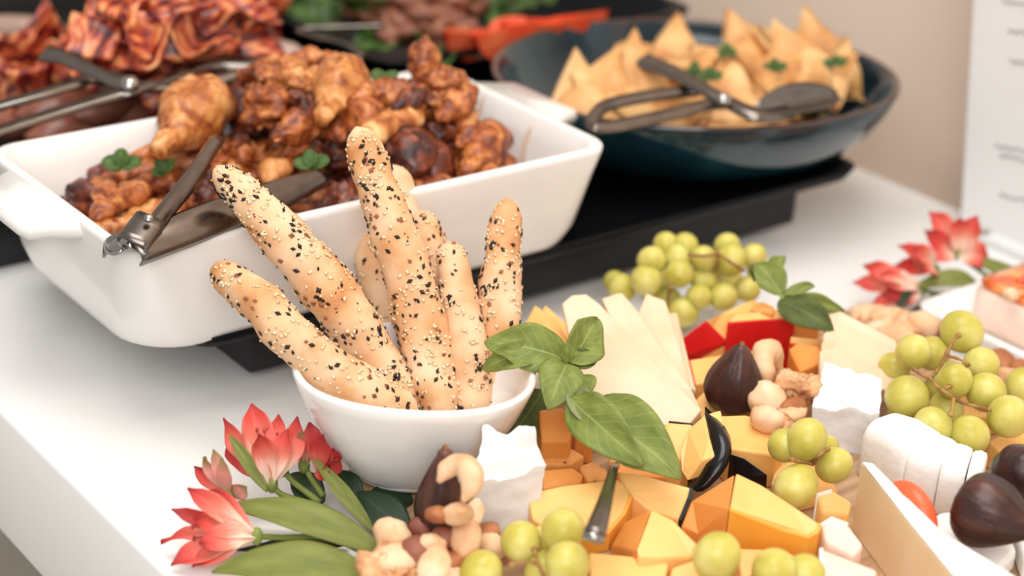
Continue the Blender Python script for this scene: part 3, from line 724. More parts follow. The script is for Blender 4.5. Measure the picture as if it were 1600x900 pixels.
strip('arm', [P(-20, 212, 0.120), P(80, 180, 0.124), P(180, 150, 0.129), P(215, 140, 0.131), P(270, 122, 0.128), P(325, 102, 0.124), P(400, 104, 0.120)], .008, UPC, tq, [1, 1, 1, 1, 1, 1.1, 2.2])
strip('arm', [P(312, 134, 0.126), P(345, 124, 0.126), P(375, 116, 0.126)], .009, UPC, tq, m=steel_shiny)
obj('pivot', rivet(P(202, 132, 0.135), UPC, 0.0065, 0.005), steel_shiny, tq)
sp = thing('serving_spoon', P(500, 62, .104), 'steel spoon handle resting on the rim of the salad tray', 'spoon')
strip('handle', [P(600, 40, .11), P(530, 42, .108), P(478, 44, .106), P(466, 50, .104)], .008, V((0, 0, 1)), sp)
strip('handle_edge', [P(466, 50, .104), P(500, 60, .104), P(545, 72, .103), P(566, 90, .100)], .007, V((0, 0, 1)), sp, m=steel)

# ------------------------------------------------------------------ fried pastries in the teal bowl
def pastry(seed, s=0.03):
    """folded triangular parcel, puffed in the middle with pinched tips"""
    rnd = random.Random(seed); n = 12
    c = [V((0, 1.0, 0)), V((-0.86, -0.5, 0)), V((0.86, -0.5, 0))]
    top = {}; vs = []; fs = []
    for side in (1, -1):
        for i in range(n + 1):
            for j in range(n + 1 - i):
                a, b = i / n, j / n; g = 1 - a - b
                p = (c[0] * a + c[1] * b + c[2] * g) * s
                pf = (27 * a * b * g) ** 0.42 if a * b * g > 0 else 0
                p.z = side * (0.0022 + pf * s * 0.36) + s * 0.25 * a * a
                p += V((1, 1, 1)) * noise.noise(p * 60 + V((seed, side, 0))) * 0.002
                top[(side, i, j)] = len(vs); vs.append(p)
        for i in range(n):
            for j in range(n - i):
                t = (top[(side, i, j)], top[(side, i + 1, j)], top[(side, i, j + 1)])
                fs.append(t if side > 0 else t[::-1])
                if j < n - i - 1:
                    t = (top[(side, i + 1, j)], top[(side, i + 1, j + 1)], top[(side, i, j + 1)])
                    fs.append(t if side > 0 else t[::-1])
    per = [(i, 0) for i in range(n)] + [(n - k, k) for k in range(n)] + [(0, n - k) for k in range(n)]
    for k in range(len(per)):
        a, b = per[k], per[(k + 1) % len(per)]
        fs.append((top[(1,) + a], top[(1,) + b], top[(-1,) + b], top[(-1,) + a]))
    return vs, fs
PM = [mk('fried_pastry', pastry(k), wonton_mat) for k in range(4)]
rnd = random.Random(11)
plist = [(905, 150, .112, 10, 60), (945, 135, .118, -20, 60), (990, 112, .128, 0, 70), (1010, 140, .118, 30, 50), (1052, 85, .130, 10, 80), (1050, 130, .120, 80, 30), (1090, 120, .122, -40, 40), (1120, 110, .122, 30, 40),
         (1160, 72, .138, 20, 85), (1160, 110, .130, -10, 65), (1190, 128, .122, 40, 30), (1150, 140, .116, 0, 30), (1215, 100, .124, 60, 40), (1235, 130, .118, -30, 45), (1273, 75, .136, -10, 85), (1262, 120, .122, 20, 60),
         (1310, 118, .116, 15, 60), (1290, 125, .116, -30, 40), (930, 175, .106, 40, 30), (985, 172, .107, -20, 20), (1040, 168, .108, 60, 20), (1080, 160, .110, 10, 30), (1060, 190, .104, 30, 10), (1120, 182, .104, -10, 15), (1190, 165, .108, 40, 20), (1240, 155, .108, 0, 30),
         (905, 180, .104, 0, 40), (1000, 190, .102, 70, 10), (1180, 182, .102, 10, 10), (1232, 95, .128, 0, 40)]
for k, (px, py, z, yw, tilt) in enumerate(plist):
    lab = 'pointed fried pastry standing upright in the teal bowl' if tilt >= 65 else 'fried pastry under or beside the tong arms in the teal bowl' if py > 150 else 'fried pastry by the bowl end next to the baking dish' if px < 1000 else 'fried pastry behind the tong pivot in the teal bowl' if px < 1180 else 'fried pastry by the teal bowl end nearest the wall'
    place('fried_pastry', PM[k % 4], P(px, py, z - (.013 if tilt < 65 else .024)), (math.radians(tilt * .62 + rnd.uniform(-15, 15)), math.radians(rnd.uniform(-28, 28)), math.radians(-36 + yw * 1.5)), lab, 'pastry', lab.replace('fried pastry', 'fried pastries'), (rnd.uniform(.98, 1.15),) * 3)
for k in range(12):
    a = rnd.uniform(0, 6.28); r = 0.080 * math.sqrt(rnd.random())
    place('fried_pastry', PM[k % 4], (TB.x + r * math.cos(a), TB.y + r * math.sin(a), .078 + rnd.uniform(0, .012)), (rnd.uniform(-.5, .5), rnd.uniform(-.4, .4), rnd.uniform(0, 6.28)), 'golden fried pastry buried at the bottom of the teal bowl', 'pastry', 'fried pastries at the bottom of the teal bowl')
for px, py, z in ((1085, 115, .122), (1108, 122, .122), (1210, 108, .122), (1306, 100, .120), (1135, 85, .126)):
    b = P(px, py, z)
    gs = [leaf(b, b + ROT @ V((math.sin(a), math.cos(a) * .7, 0)) * rnd.uniform(.005, .010) + V((0, 0, .002)), .007, TOCAM, fold=.2, shape='round', nu=6, nv=4) for a in (-1.6, 0, 1.4)]
    solo('parsley_leaf', join(*gs), parsley_mat, 'bit of chopped parsley on the fried pastries', 'parsley', 'parsley on the pastries', origin=b)

# ------------------------------------------------------------------ bacon and sausages
def bacon(seed):
    rnd = random.Random(seed); n, nv = 36, 6; top = []; uv = []
    ph = rnd.uniform(0, 6); fr_ = rnd.uniform(1.3, 2.1); bend = rnd.uniform(-1.2, 1.2)
    for i in range(n + 1):
        u = i / n; x = (u - .5) * 0.095
        for j in range(nv + 1):
            v = j / nv * 2 - 1
            y = v * 0.017 + bend * x * x * 6
            z = math.sin(u * 6.28 * fr_ + ph + v * .5) * 0.008 + math.sin(u * 6.28 * fr_ * 1.7 + v * 2) * .002 + v * v * .004
            top.append(V((x, y, z))); uv.append((u * 2 + seed, j / nv + seed * .3))
    k = nv + 1; fs = [(i * k + j, (i + 1) * k + j, (i + 1) * k + j + 1, i * k + j + 1) for i in range(n) for j in range(nv)]
    K = len(top); vs = top + [p - V((0, 0, .0028)) for p in top]
    fs2 = [tuple(reversed([q + K for q in f])) for f in fs]
    edge = list(range(k)) + [i * k + nv for i in range(1, n + 1)] + [n * k + j for j in range(nv - 1, -1, -1)] + [i * k for i in range(n - 1, 0, -1)]
    side = [(edge[q], edge[(q + 1) % len(edge)], edge[(q + 1) % len(edge)] + K, edge[q] + K) for q in range(len(edge))]
    return vs, fs + fs2 + side, uv + uv
BM = [mk('bacon_slice', bacon(k), bacon_mat) for k in range(6)]
rnd = random.Random(21)
BL = {'top': 'curled bacon slice on top of the bacon heap', 'flank': 'curled bacon slice on the flank of the heap facing the tongs', 'salad': 'curled bacon slice on the heap side nearest the salad tray', 'low': 'curled bacon slice low in the tray under the tong arms'}
for k, (px, py, z, w_) in enumerate([(170, 22, .145, 'top'), (250, 25, .152, 'top'), (310, 25, .146, 'top'), (160, 55, .132, 'flank'), (225, 68, .138, 'flank'), (290, 62, .136, 'flank'), (335, 55, .126, 'salad'), (370, 30, .120, 'salad'), (190, 92, .108, 'flank'), (255, 95, .112, 'flank'), (320, 92, .114, 'salad'),
                                 (385, 58, .100, 'salad'), (60, 78, .092, 'low'), (15, 90, .090, 'low'), (85, 110, .088, 'low'), (30, 128, .084, 'low'), (80, 142, .078, 'low'), (240, -10, .158, 'top'), (300, -15, .15, 'top'), (200, -20, .15, 'top'), (390, 20, .106, 'salad'), (275, 112, .104, 'flank')]):
    place('bacon_slice', BM[k % 6], P(px, py, z), (rnd.uniform(-.9, .9) + .5, rnd.uniform(-.6, .6), rnd.uniform(0, 6.28)), BL[w_], 'bacon', 'bacon slices ' + w_ + ' in the black tray', (rnd.uniform(.85, 1.15),) * 3)
SM = [mk('sausage', tube([V((-.042, 0, 0)), V((-.015, .006 * q, 0)), V((.015, .006 * q, 0)), V((.042, -.002, 0))], [.002, .010, .0125, .013, .0125, .010, .002], seg=16, n=26, nz=.0008), sausage_mat) for q in (1, -1)]
SP = mk('sausage', tube([V((-.042, 0, 0)), V((-.015, .006, 0)), V((.015, .006, 0)), V((.042, -.002, 0))], [.002, .011, .0135, .014, .0135, .011, .002], seg=16, n=26), sausage_pale)
for k, (px, py, z, a) in enumerate([(60, 175, .070, -15), (110, 165, .078, -10), (150, 190, .068, -12), (230, 170, .070, -14), (290, 150, .074, -10), (180, 160, .078, -20), (250, 145, .082, 5), (330, 150, .07, -16), (20, 195, .068, -10), (120, 195, .066, -14)]):
    place('sausage', SM[k % 2], P(px, py, z), (0, 0, yaw_of(px, py, a, z)), 'brown cooked sausage in front of the bacon heap', 'sausage', 'brown sausages in the bacon tray')
place('sausage', SP, P(400, 92, .088), (0, 0, yaw_of(400, 92, 0, .08)), 'pale sausage end beside the bacon, nearest the salad tray', 'sausage')
place('sausage', SP, P(35, 50, .066), (0, 0, yaw_of(40, 48, 5, .07)), 'pale sausage lying behind the low bacon slices', 'sausage', None, (1.0, .85, .85))

# ------------------------------------------------------------------ salad tray
rnd = random.Random(5)
LM = [mk('salad_leaf', leaf(V((0, 0, 0)), V((.06, 0, .008)), .036, V((0, 0, 1)), arch=.12, fold=.3, wave=.008, seed=k), lettuce_mat) for k in range(4)]
for k, (px, py, z) in enumerate([(440, 8, .09), (480, 15, .095), (520, 25, .095), (560, 35, .095), (500, 0, .10), (540, 5, .105), (590, 10, .105), (580, 55, .09), (620, 70, .088), (660, 75, .088), (700, 78, .088), (470, 30, .088), (530, 48, .088),
                                 (745, 10, .105), (770, 20, .105), (760, 35, .1), (790, 5, .1), (730, -5, .1), (820, 0, .1), (690, 30, .09), (640, 45, .09), (610, 30, .095), (460, -10, .1), (560, -15, .1), (850, 5, .095)]):
    place('salad_leaf', LM[k % 4], P(px, py, z), (rnd.uniform(-.6, .6), rnd.uniform(-.7, .1), rnd.uniform(0, 6.28)), 'dark green salad leaf in the black tray', 'salad leaf', 'salad leaves in the black tray', (rnd.uniform(.7, 1),) * 3)
MMs = [mk('meat_slice', blob(.022, .014, .005, 26, 16, nz=.012, freq=80, seed=k), beef_mat) for k in range(3)]
for k, (px, py, z) in enumerate([(620, 5, .115), (650, 18, .115), (690, 25, .112), (660, 0, .12), (700, 5, .118), (640, 35, .108), (710, 45, .105), (675, 50, .102), (620, 50, .1), (715, 68, .096), (590, 22, .102), (690, -12, .12), (735, 20, .104), (725, 58, .102)]):
    place('meat_slice', MMs[k % 3], P(px, py, z), (rnd.uniform(-.6, .6), rnd.uniform(-.6, .6), rnd.uniform(0, 6.28)), 'brown roast meat slice on the salad', 'meat', 'meat slices on the salad')
def lune(R, half, seg=10, rings=12):
    vs = []; fs = []
    for i in range(seg + 1):
        a = -half + 2 * half * i / seg
        for r in range(rings + 1):
            b = math.pi * r / rings
            vs.append(V((R * math.cos(b), R * math.sin(b) * math.cos(a), R * math.sin(b) * math.sin(a))))
    k = rings + 1
    for i in range(seg):
        for r in range(rings): fs.append((i * k + r, i * k + r + 1, (i + 1) * k + r + 1, (i + 1) * k + r))
    fl = [V((R * math.cos(math.pi * r / rings) * .985, R * math.sin(math.pi * r / rings) * math.cos(a) * .985, R * math.sin(math.pi * r / rings) * math.sin(a) * .985)) for a in (-half, half) for r in range(rings + 1)]
    ff = [tuple(range(k)), tuple(range(2 * k - 1, k - 1, -1))]
    return (vs, fs), (fl, ff)
ls, lf = lune(.027, .55)
skm, flm = mk('tomato_skin', ls, tomato_skin), mk('tomato_flesh', lf, tomato_flesh, False)
for k, (px, py, z, rx, ry, rz) in enumerate([(775, 55, .100, -.7, .1, -.1), (820, 50, .104, -.9, -.1, -.1), (865, 42, .104, -.7, .1, -.15), (905, 35, .104, -.8, .1, -.2), (935, 26, .102, -.9, 0, -.1), (845, 58, .096, -.3, 0, -.2)]):
    t = thing('tomato_wedge', P(px, py + 6, z + .012) + V((0, .022, 0)), 'red tomato wedge at the front of the salad tray', 'tomato', 'tomato wedges in the salad tray')
    t.rotation_euler = (rx, ry, rz); t.scale = (1.0, 1.0, 1.0)
    for nm, me in (('skin', skm), ('flesh', flm)):
        o = bpy.data.objects.new(nm, me); link(o, t)

# ------------------------------------------------------------------ cheese board
bd = solo('cheese_board', loft([rrect(.457, .848, .36, .708, .02, 0.0), rrect(.455, .85, .358, .71, .022, .002), rrect(.455, .85, .358, .71, .022, BOARD - .002), rrect(.457, .848, .36, .708, .02, BOARD)]),
          wood, 'flat wooden board under the cheeses, grapes and bread bowl', 'board', smooth=False)
ZB = BOARD
# pale hard cheese slices fanned upright
def slab(name, label, cat, pts, th, m, group=None, bev=.0008):
    F = [D(px, py, d) for px, py, d in pts]
    c = sum(F, V((0, 0, 0))) / len(F)
    n = V((0, 0, 0))
    for i in range(len(F)): n += (F[i] - c).cross(F[(i + 1) % len(F)] - c)
    n.normalize()
    if n.dot(EYE - c) < 0: n = -n
    return solo(name, prism_geo(F, [p - n * th for p in F], bev), m, label, cat, group, smooth=False)
slab('cheese_slice', 'front slice of the pale hard cheese fan, behind the basil sprig', 'cheese', [(878, 474, 1.045), (893, 461, 1.05), (916, 459, 1.05), (938, 476, 1.045), (1096, 640, .985), (1078, 662, .98), (925, 672, .985), (905, 600, 1.005)], .006, parm, 'pale hard cheese fan')
slab('cheese_slice', 'pale hard cheese slice with a notched top, second in the fan', 'cheese', [(940, 466, 1.06), (962, 460, 1.062), (972, 457, 1.062), (1000, 490, 1.05), (1080, 610, 1.0), (1095, 640, .995), (1000, 600, 1.01)], .006, parm, 'pale hard cheese fan')
slab('cheese_slice', 'pale hard cheese slice with a peaked top, third in the fan', 'cheese', [(996, 492, 1.062), (1010, 458, 1.072), (1040, 470, 1.07), (1062, 540, 1.04), (1082, 612, 1.01), (1060, 600, 1.015), (1030, 540, 1.04)], .006, parm, 'pale hard cheese fan')
slab('cheese_slice', 'rearmost pale hard cheese slice, closest to the red waxed pieces', 'cheese', [(1030, 490, 1.075), (1058, 488, 1.078), (1066, 520, 1.065), (1088, 610, 1.022), (1070, 600, 1.025)], .006, parm, 'pale hard cheese fan')
slab('cheese_slice', 'orange cheese slice peeking out between the bread bowl and pale fan', 'cheese', [(820, 505, 1.06), (836, 476, 1.07), (870, 500, 1.065), (905, 560, 1.03), (860, 590, 1.02), (826, 560, 1.04)], .006, gouda)
slab('cheese_slice', 'orange cheese slice directly behind the pale cheese fan edge', 'cheese', [(845, 490, 1.078), (852, 476, 1.08), (888, 508, 1.075), (915, 560, 1.05), (870, 570, 1.05)], .006, gouda)

C = 'cheese'
# red waxed pieces
rw = block('cheese_wedge', 'red waxed cheese wedge with its skin facing the pale slices', C, [(1100, 505, .043), (1130, 488, .046), (1176, 468, .049), (1212, 486, .046), (1142, 536, .030), (1098, 552, .024), (1074, 552, .024), (1072, 530, .033)], ZB, gouda, .001, rind=[5], rind_mat=red_wax)
rf = [P(1066, 529, .0345), P(1103, 501, .0445), P(1138, 536, .0305), P(1102, 556, .0225), P(1070, 558, .0235)]
rn = V((-.45, -.45, .55)).normalized()
obj('wax_face', prism_geo([p + rn * .002 for p in rf], [p - rn * .002 for p in rf], .0008), red_wax, rw, smooth=False)
block('cheese_wedge', 'red waxed cheese block behind the upright fig, red skin showing', C, [(1150, 490, .049), (1222, 482, .049), (1242, 498, .045), (1192, 500, .045), (1137, 504, .045)], ZB, gouda, .001, rind=[2, 3], rind_mat=red_wax)
block('cheese_wedge', 'orange cheese block with thin red edge right behind the upright fig', C, [(1076, 562, .032), (1170, 547, .036), (1225, 550, .036), (1215, 585, .030), (1085, 600, .028)], ZB, gouda, rind=[4], rind_mat=red_wax)
block('cheese_wedge', 'orange cheese cube under the basil sprig tip', C, [(1232, 545, .036), (1245, 535, .040), (1280, 540, .040), (1290, 565, .036), (1250, 580, .034)], ZB, gouda_deep_or_shaded)
block('cheese_wedge', 'red edged cheese sliver beneath the rear basil leaf', C, [(1235, 525, .042), (1285, 530, .040), (1282, 542, .036), (1235, 536, .038)], ZB, gouda, rind=[2], rind_mat=red_wax)
block('cheese_cube', 'orange cheese cube beside the cashews and torn white cheese', C, [(1210, 575, .034), (1272, 585, .036), (1268, 610, .030), (1220, 618, .028)], ZB, gouda)
block('cheese_cube', 'small orange cheese cube peeking over the red wedge', C, [(1172, 482, .05), (1190, 470, .052), (1212, 480, .052), (1208, 492, .048)], ZB, gouda_deep_or_shaded)
block('cheese_cube', 'orange cheese piece behind the rear basil sprig', C, [(1240, 462, .046), (1275, 455, .046), (1285, 490, .04), (1245, 495, .04)], ZB, gouda_deep_or_shaded)
block('cheese_wedge', 'orange cheese piece directly under the upright fig', C, [(1080, 630, .022), (1105, 606, .026), (1200, 612, .026), (1225, 640, .022), (1190, 655, .020), (1100, 655, .020)], ZB, gouda)
# centre
block('cheese_wedge', 'large orange cheese slab with thin black edge, right of the fig', C, [(1098, 650, .036), (1165, 648, .036), (1205, 660, .036), (1228, 690, .034), (1214, 712, .030), (1140, 700, .032), (1110, 668, .034)], ZB, gouda, rind=[2], rind_mat=black_wax)
block('cheese_wedge', 'round edged orange cheese with black skin behind the basil leaf', C, [(1030, 672, .036), (1045, 658, .040), (1082, 662, .040), (1090, 690, .036), (1065, 720, .030), (1040, 700, .032)], ZB, gouda, rind=[1], rind_mat=black_wax)
# crescent with black wax rind
cr = thing('cheese_wedge', P(1090, 735, ZB), 'orange cheese crescent with broad glossy black wax rind, standing on edge', C)
F = [D(1100, 648, .958), D(1074, 672, .957), D(1062, 705, .950), D(1064, 735, .943), D(1074, 752, .940), D(1096, 720, .936), D(1108, 690, .944)]
nrm = V((0.75, -0.25, 0.15)).normalized()
obj('paste', prism_geo(F, [p + nrm * .010 for p in F], .0008), gouda, cr, smooth=False)
arc = [D(1101, 646, .957), D(1128, 672, .945), D(1143, 705, .938), D(1130, 738, .934), D(1098, 768, .934), D(1074, 762, .937)]
inn = [D(1101, 648, .958), D(1108, 680, .947), D(1110, 705, .941), D(1102, 728, .938), D(1090, 750, .938), D(1074, 762, .938)]
ringsw = []
ao, ai = catmull(arc, 16), catmull(inn, 16)
for a_, b_ in zip(ao, ai):
    m_ = a_.lerp(b_, .5) + V((-0.2, -0.5, 0.35)).normalized() * ((a_ - b_).length * .22)
    bk = V((.35, .35, -.05)).normalized() * .010
    ringsw.append([a_, m_, b_, b_ + bk, a_ + bk])
obj('rind', loft(ringsw), black_wax, cr)
block('cheese_wedge', 'black waxed cheese end seen behind the crescent and large wedge', C, [(1140, 708, .030), (1165, 716, .030), (1200, 742, .026), (1196, 770, .016), (1150, 745, .02)], ZB, black_wax, .001)
block('cheese_wedge', 'large orange cheese wedge with sharp ridge, in front of the black crescent', C, [(1150, 738, .046), (1190, 757, .044), (1240, 790, .040), (1281, 818, .036), (1276, 830, .034), (1262, 838, .032), (1225, 828, .034), (1140, 795, .042)], ZB, gouda, rind=[3, 4, 5, 6], rind_mat=gouda_rind)
block('cheese_wedge', 'side half of the sharp ridged orange wedge, sloping to the board', C, [(1148, 740, .045), (1139, 796, .042), (1092, 838, .018), (1064, 822, .020), (1080, 782, .028)], ZB, gouda_deep_or_shaded)  # same cheese as the ridge; its side shade is put into the deeper colour
block('cheese_wedge', 'orange cheese wedge with black edge behind the steel handle', C, [(966, 738, .034), (990, 738, .034), (1080, 762, .032), (1076, 778, .028), (1062, 812, .020), (1012, 795, .024), (985, 770, .029)], ZB, gouda, rind=[2, 3], rind_mat=black_wax)
block('cheese_wedge', 'big round edged orange cheese slab under the steel handle', C, [(824, 770, .030), (880, 758, .031), (962, 748, .031), (982, 755, .030), (985, 775, .028), (975, 800, .025), (950, 830, .021), (915, 842, .019), (860, 832, .020), (832, 810, .024)], ZB, gouda, rind=[3, 4, 5, 6, 7], rind_mat=gouda_rind)
block('cheese_wedge', 'pointed orange cheese wedge between the handle slab and sharp ridged wedge', C, [(1018, 795, .038), (1052, 812, .036), (1090, 850, .030), (1080, 872, .026), (1000, 870, .030), (995, 858, .032)], ZB, gouda)
block('cheese_wedge', 'darker side piece of the pointed orange wedge', C, [(1016, 796, .037), (994, 860, .031), (955, 852, .016), (975, 815, .022)], ZB, gouda_deep_or_shaded)  # shaded face of the pointed wedge, darkened through its paste colour
block('cheese_wedge', 'flat orange cheese piece in front of the round edged slab', C, [(920, 862, .026), (985, 868, .026), (1045, 880, .025), (1035, 925, .020), (925, 930, .020)], ZB, gouda)
block('cheese_wedge', 'orange cheese corner in front of the pointed wedge', C, [(1050, 886, .026), (1090, 872, .028), (1135, 900, .024), (1110, 940, .02), (1040, 930, .02)], ZB, gouda)
block('cheese_wedge', 'orange cheese piece behind the loose front grapes', C, [(1150, 856, .026), (1225, 858, .026), (1265, 880, .022), (1240, 915, .018), (1160, 910, .018)], ZB, gouda)
block('cheese_wedge', 'low orange cheese piece in the gap behind the steel handle', C, [(955, 700, .020), (1030, 715, .020), (1060, 745, .016), (1000, 745, .016), (950, 735, .018)], ZB, gouda_deep_or_shaded)
block('cheese_wedge', 'low orange cheese piece beneath the small grape cluster', C, [(1215, 715, .022), (1290, 725, .022), (1310, 770, .016), (1250, 790, .014), (1205, 755, .018)], ZB, gouda)
# left of the basil
block('cheese_slice', 'seeded orange cheese slice next to the crumbly white block', C, [(838, 700, .022), (862, 697, .023), (895, 700, .023), (914, 712, .020), (890, 726, .018), (845, 726, .018)], ZB, gouda_seed)
block('cheese_cube', 'orange cheese stick between the white block and round slab', C, [(846, 734, .022), (895, 730, .023), (912, 742, .021), (905, 757, .018), (848, 764, .018)], ZB, gouda_deep_or_shaded)
block('cheese_cube', 'seeded orange cheese cube under the big basil leaf', C, [(905, 728, .023), (925, 720, .024), (950, 735, .022), (948, 750, .019), (918, 752, .018)], ZB, gouda_seed)
block('cheese_wedge', 'deep orange cheese wedge in the shade beside the bread bowl', C, [(842, 640, .040), (880, 636, .042), (895, 665, .036), (890, 690, .030), (846, 690, .030)], ZB, gouda_deep_or_shaded)
block('cheese_wedge', 'deep orange cheese corner under the basil stem', C, [(893, 600, .046), (926, 610, .046), (930, 660, .036), (900, 660, .036)], ZB, gouda_deep_or_shaded)
block('cheese_cube', 'orange cheese stick under the large grape bunch', C, [(1428, 652, .022), (1448, 652, .022), (1452, 680, .018), (1430, 682, .018)], ZB, gouda)
block('cheese_wedge', 'orange cheese wedge beyond the sliced round cheese and grapes', C, [(1545, 690, .026), (1600, 655, .030), (1650, 660, .030), (1640, 720, .024), (1580, 725, .022)], ZB, gouda)
block('cheese_slice', 'orange cheese base piece under the large grape bunch middle', C, [(1490, 600, .028), (1560, 600, .028), (1570, 650, .022), (1480, 655, .022)], ZB, gouda)
block('cheese_cube', 'small orange cheese with white skin beside the tall brie wedge', C, [(1276, 772, .034), (1300, 765, .038), (1332, 785, .034), (1325, 805, .028), (1285, 802, .026)], ZB, gouda, rind=[0], rind_mat=brie_rind)

# beige cheese fan behind the torn white cheese
for k in range(5):
    e = .03 + .008 * k; u = 14 * k
    slab('cheese_slice', 'thin beige cheese slice in the fan behind the torn white block', C, [(1282 + 3 * k, 548 - u, 1.005 + e), (1305 + 2 * k, 542 - u, 1.012 + e), (1405 - k, 588 - u, 1.012 + e), (1404, 612 - u, .998 + e), (1282 + 3 * k, 592 - u, .995 + e)], .0042, parm, 'beige cheese slices fanned behind the white block')

# crumbly white blocks
def crumbly(name, label, corners, zb, seed, amp=.0035, jag=.006, m=feta_mat, ctrl=()):
    """corners: four (px,py,z) of the top; cut block with torn, uneven top"""
    T = [P(*c) for c in corners]; n = 14; vs = []; fs = []
    def tp(u, v): return (T[0] * (1 - u) + T[1] * u) * (1 - v) + (T[3] * (1 - u) + T[2] * u) * v
    idx = {}
    def add(key, p):
        if key not in idx: idx[key] = len(vs); vs.append(p)
        return idx[key]
    def pos(i, j, k):
        u, v, h = i / n, j / n, k / n
        p = tp(u, v); top = p.z + noise.fractal(V((p.x, p.y, seed)) * 75, .7, 2.1, 3) * jag
        if ctrl:
            ws = [1 / ((u - a) ** 2 + (v - b) ** 2 + .01) ** 1.5 for a, b, c_ in ctrl]
            top += sum(w_ * c_[2] for w_, c_ in zip(ws, ctrl)) / sum(ws)
        q = V((p.x, p.y, zb + (top - zb) * h))
        d = V((u - .5, v - .5, 0)) * 2
        edge = max(abs(d.x), abs(d.y))
        if edge > .99:
            o_ = V((q.x - (T[0].x + T[2].x) / 2, q.y - (T[0].y + T[2].y) / 2, 0)).normalized()
            q += o_ * (noise.fractal(q * 90 + V((seed, 0, 0)), .7, 2, 3) * amp)
        return q
    for i in range(n):
        for j in range(n):
            for k, fl in ((n, 0), (0, 1)):
                f = [add((a, b, k), pos(a, b, k)) for a, b in ((i, j), (i + 1, j), (i + 1, j + 1), (i, j + 1))]
                fs.append(tuple(f[::-1] if fl else f))
            for a in (0, n):
                f = [add((a, i, j), pos(a, i, j)), add((a, i + 1, j), pos(a, i + 1, j)), add((a, i + 1, j + 1), pos(a, i + 1, j + 1)), add((a, i, j + 1), pos(a, i, j + 1))]
                fs.append(tuple(f))
                f = [add((i, a, j), pos(i, a, j)), add((i + 1, a, j), pos(i + 1, a, j)), add((i + 1, a, j + 1), pos(i + 1, a, j + 1)), add((i, a, j + 1), pos(i, a, j + 1))]
                fs.append(tuple(f))
    bm = bmesh.new()
    bv = [bm.verts.new(p) for p in vs]
    for f in fs:
        try: bm.faces.new([bv[q] for q in f])
        except ValueError: pass
    o = solo(name, bm_geo(bm), m, label, C, smooth=True)
    md = o.modifiers.new('edge', 'EDGE_SPLIT'); md.split_angle = math.radians(38)
    return o
crumbly('cheese_block', 'crumbly white cheese block beside the front nuts', [(752, 690, .056), (832, 684, .060), (852, 722, .050), (742, 735, .050)], ZB, 2, .0012, .0025, ctrl=[(.08, .1, .009), (.45, .1, .002), (.5, .4, -.001), (.8, .15, .009), (1, .5, .001), (1, 1, -.002), (.5, 1, -.008), (0, 1, -.007), (0, .6, .002)])
crumbly('cheese_block', 'torn bright white cheese block between fig and big grape bunch', [(1287, 572, .048), (1378, 590, .046), (1376, 640, .040), (1272, 622, .040)], ZB, 5, .0012, .003, ctrl=[(0, 0, .005), (.3, .1, .002), (.6, .05, .0), (1, .1, -.001), (.3, .6, -.004), (.7, .7, .0), (0, 1, -.006), (1, 1, -.004)])

# soft white cheese, cut into slices along the rind
row = [P(1334, 742, ZB), P(1403, 786, ZB), P(1455, 804, ZB), P(1496, 814, ZB), P(1523, 820, ZB), P(1575, 838, ZB)]
hts = [.036, .034, .032, .031, .030]
WL = ['thick rounded end slice of the white rinded cheese', 'wide slice of white rinded cheese next to its rounded end', 'slice of white rinded cheese in the middle of the cut row', 'narrow slice of white rinded cheese near the figs', 'last slice of white rinded cheese, touching the figs']
for k in range(5):
    a, b = row[k], row[k + 1]; ax = (b - a).normalized(); nb = V((-ax.y, ax.x, 0)); h = hts[k]; dp = .030
    if nb.dot(TOCAM) > 0: nb = -nb
    sec = [(0.001, 0), (0, .002), (0, h - .011)] + [(.011 - .011 * math.cos(t_ * math.pi / 12), h - .011 + .011 * math.sin(t_ * math.pi / 12)) for t_ in range(1, 7)] + [(dp - .008 + .008 * math.sin(t_ * math.pi / 8), h - .008 + .008 * math.cos(t_ * math.pi / 8)) for t_ in range(0, 5)] + [(dp, .002), (dp - .001, 0)]
    ln = (b - a).length; g0 = .0006; rings = []
    for u_, sc in ((g0, .93), (g0 + .0008, .98), (g0 + .003, 1.0), (ln / 2, 1.012), (ln - g0 - .003, 1.0), (ln - g0 - .0008, .98), (ln - g0, .93)):
        if k == 0 and u_ < .004: sc *= .94
        rings.append([a + ax * u_ + nb * (dp / 2 + (d_ - dp / 2) * sc) + V((0, 0, z_ * sc)) for d_, z_ in sec])
    o = solo('cheese_slice', loft(rings), brie_rind, WL[k], C, 'slices of the cut white cheese')

# tall brie wedge in front
block('brie_wedge', 'long brie wedge with beige cut face and white rind', C, [(1345, 722, .050), (1364, 727, .050), (1412, 776, .048), (1474, 836, .046), (1580, 900, .044), (1660, 960, .042), (1570, 985, .042), (1490, 905, .046), (1420, 820, .049)], ZB, brie_paste, .0008, rind=[1, 2, 3, 4], rind_mat=brie_rind)
tb_ = [(1347, 724, .0507), (1364, 727, .0507), (1412, 776, .0487), (1474, 836, .0467), (1580, 900, .0447), (1660, 960, .0427), (1570, 985, .0427), (1492, 905, .0467), (1422, 820, .0497)]
Tt = [P(*q) for q in tb_]
brw = [o for o in COL.objects if o.name.startswith('brie_wedge')][0]
obj('rind_top', prism_geo([p + V((0, 0, .0012)) for p in Tt], Tt, .0004), brie_rind, brw, smooth=False)
block('round_cheese', 'low round white rinded cheese under the leaning fig', C, [(1448, 812, .024), (1470, 798, .026), (1520, 795, .026), (1570, 815, .025), (1590, 860, .022), (1560, 890, .02), (1500, 875, .022), (1460, 845, .023)], ZB, brie_rind, .0025)
block('cheese_slice', 'small white rinded cheese slice with brown cut line, by the brie tip', C, [(1283, 820, .034), (1300, 808, .037), (1325, 818, .036), (1350, 850, .033), (1335, 868, .03), (1290, 845, .032)], ZB, brie_cut, .002, rind=[0, 1], rind_mat=brie_rind)
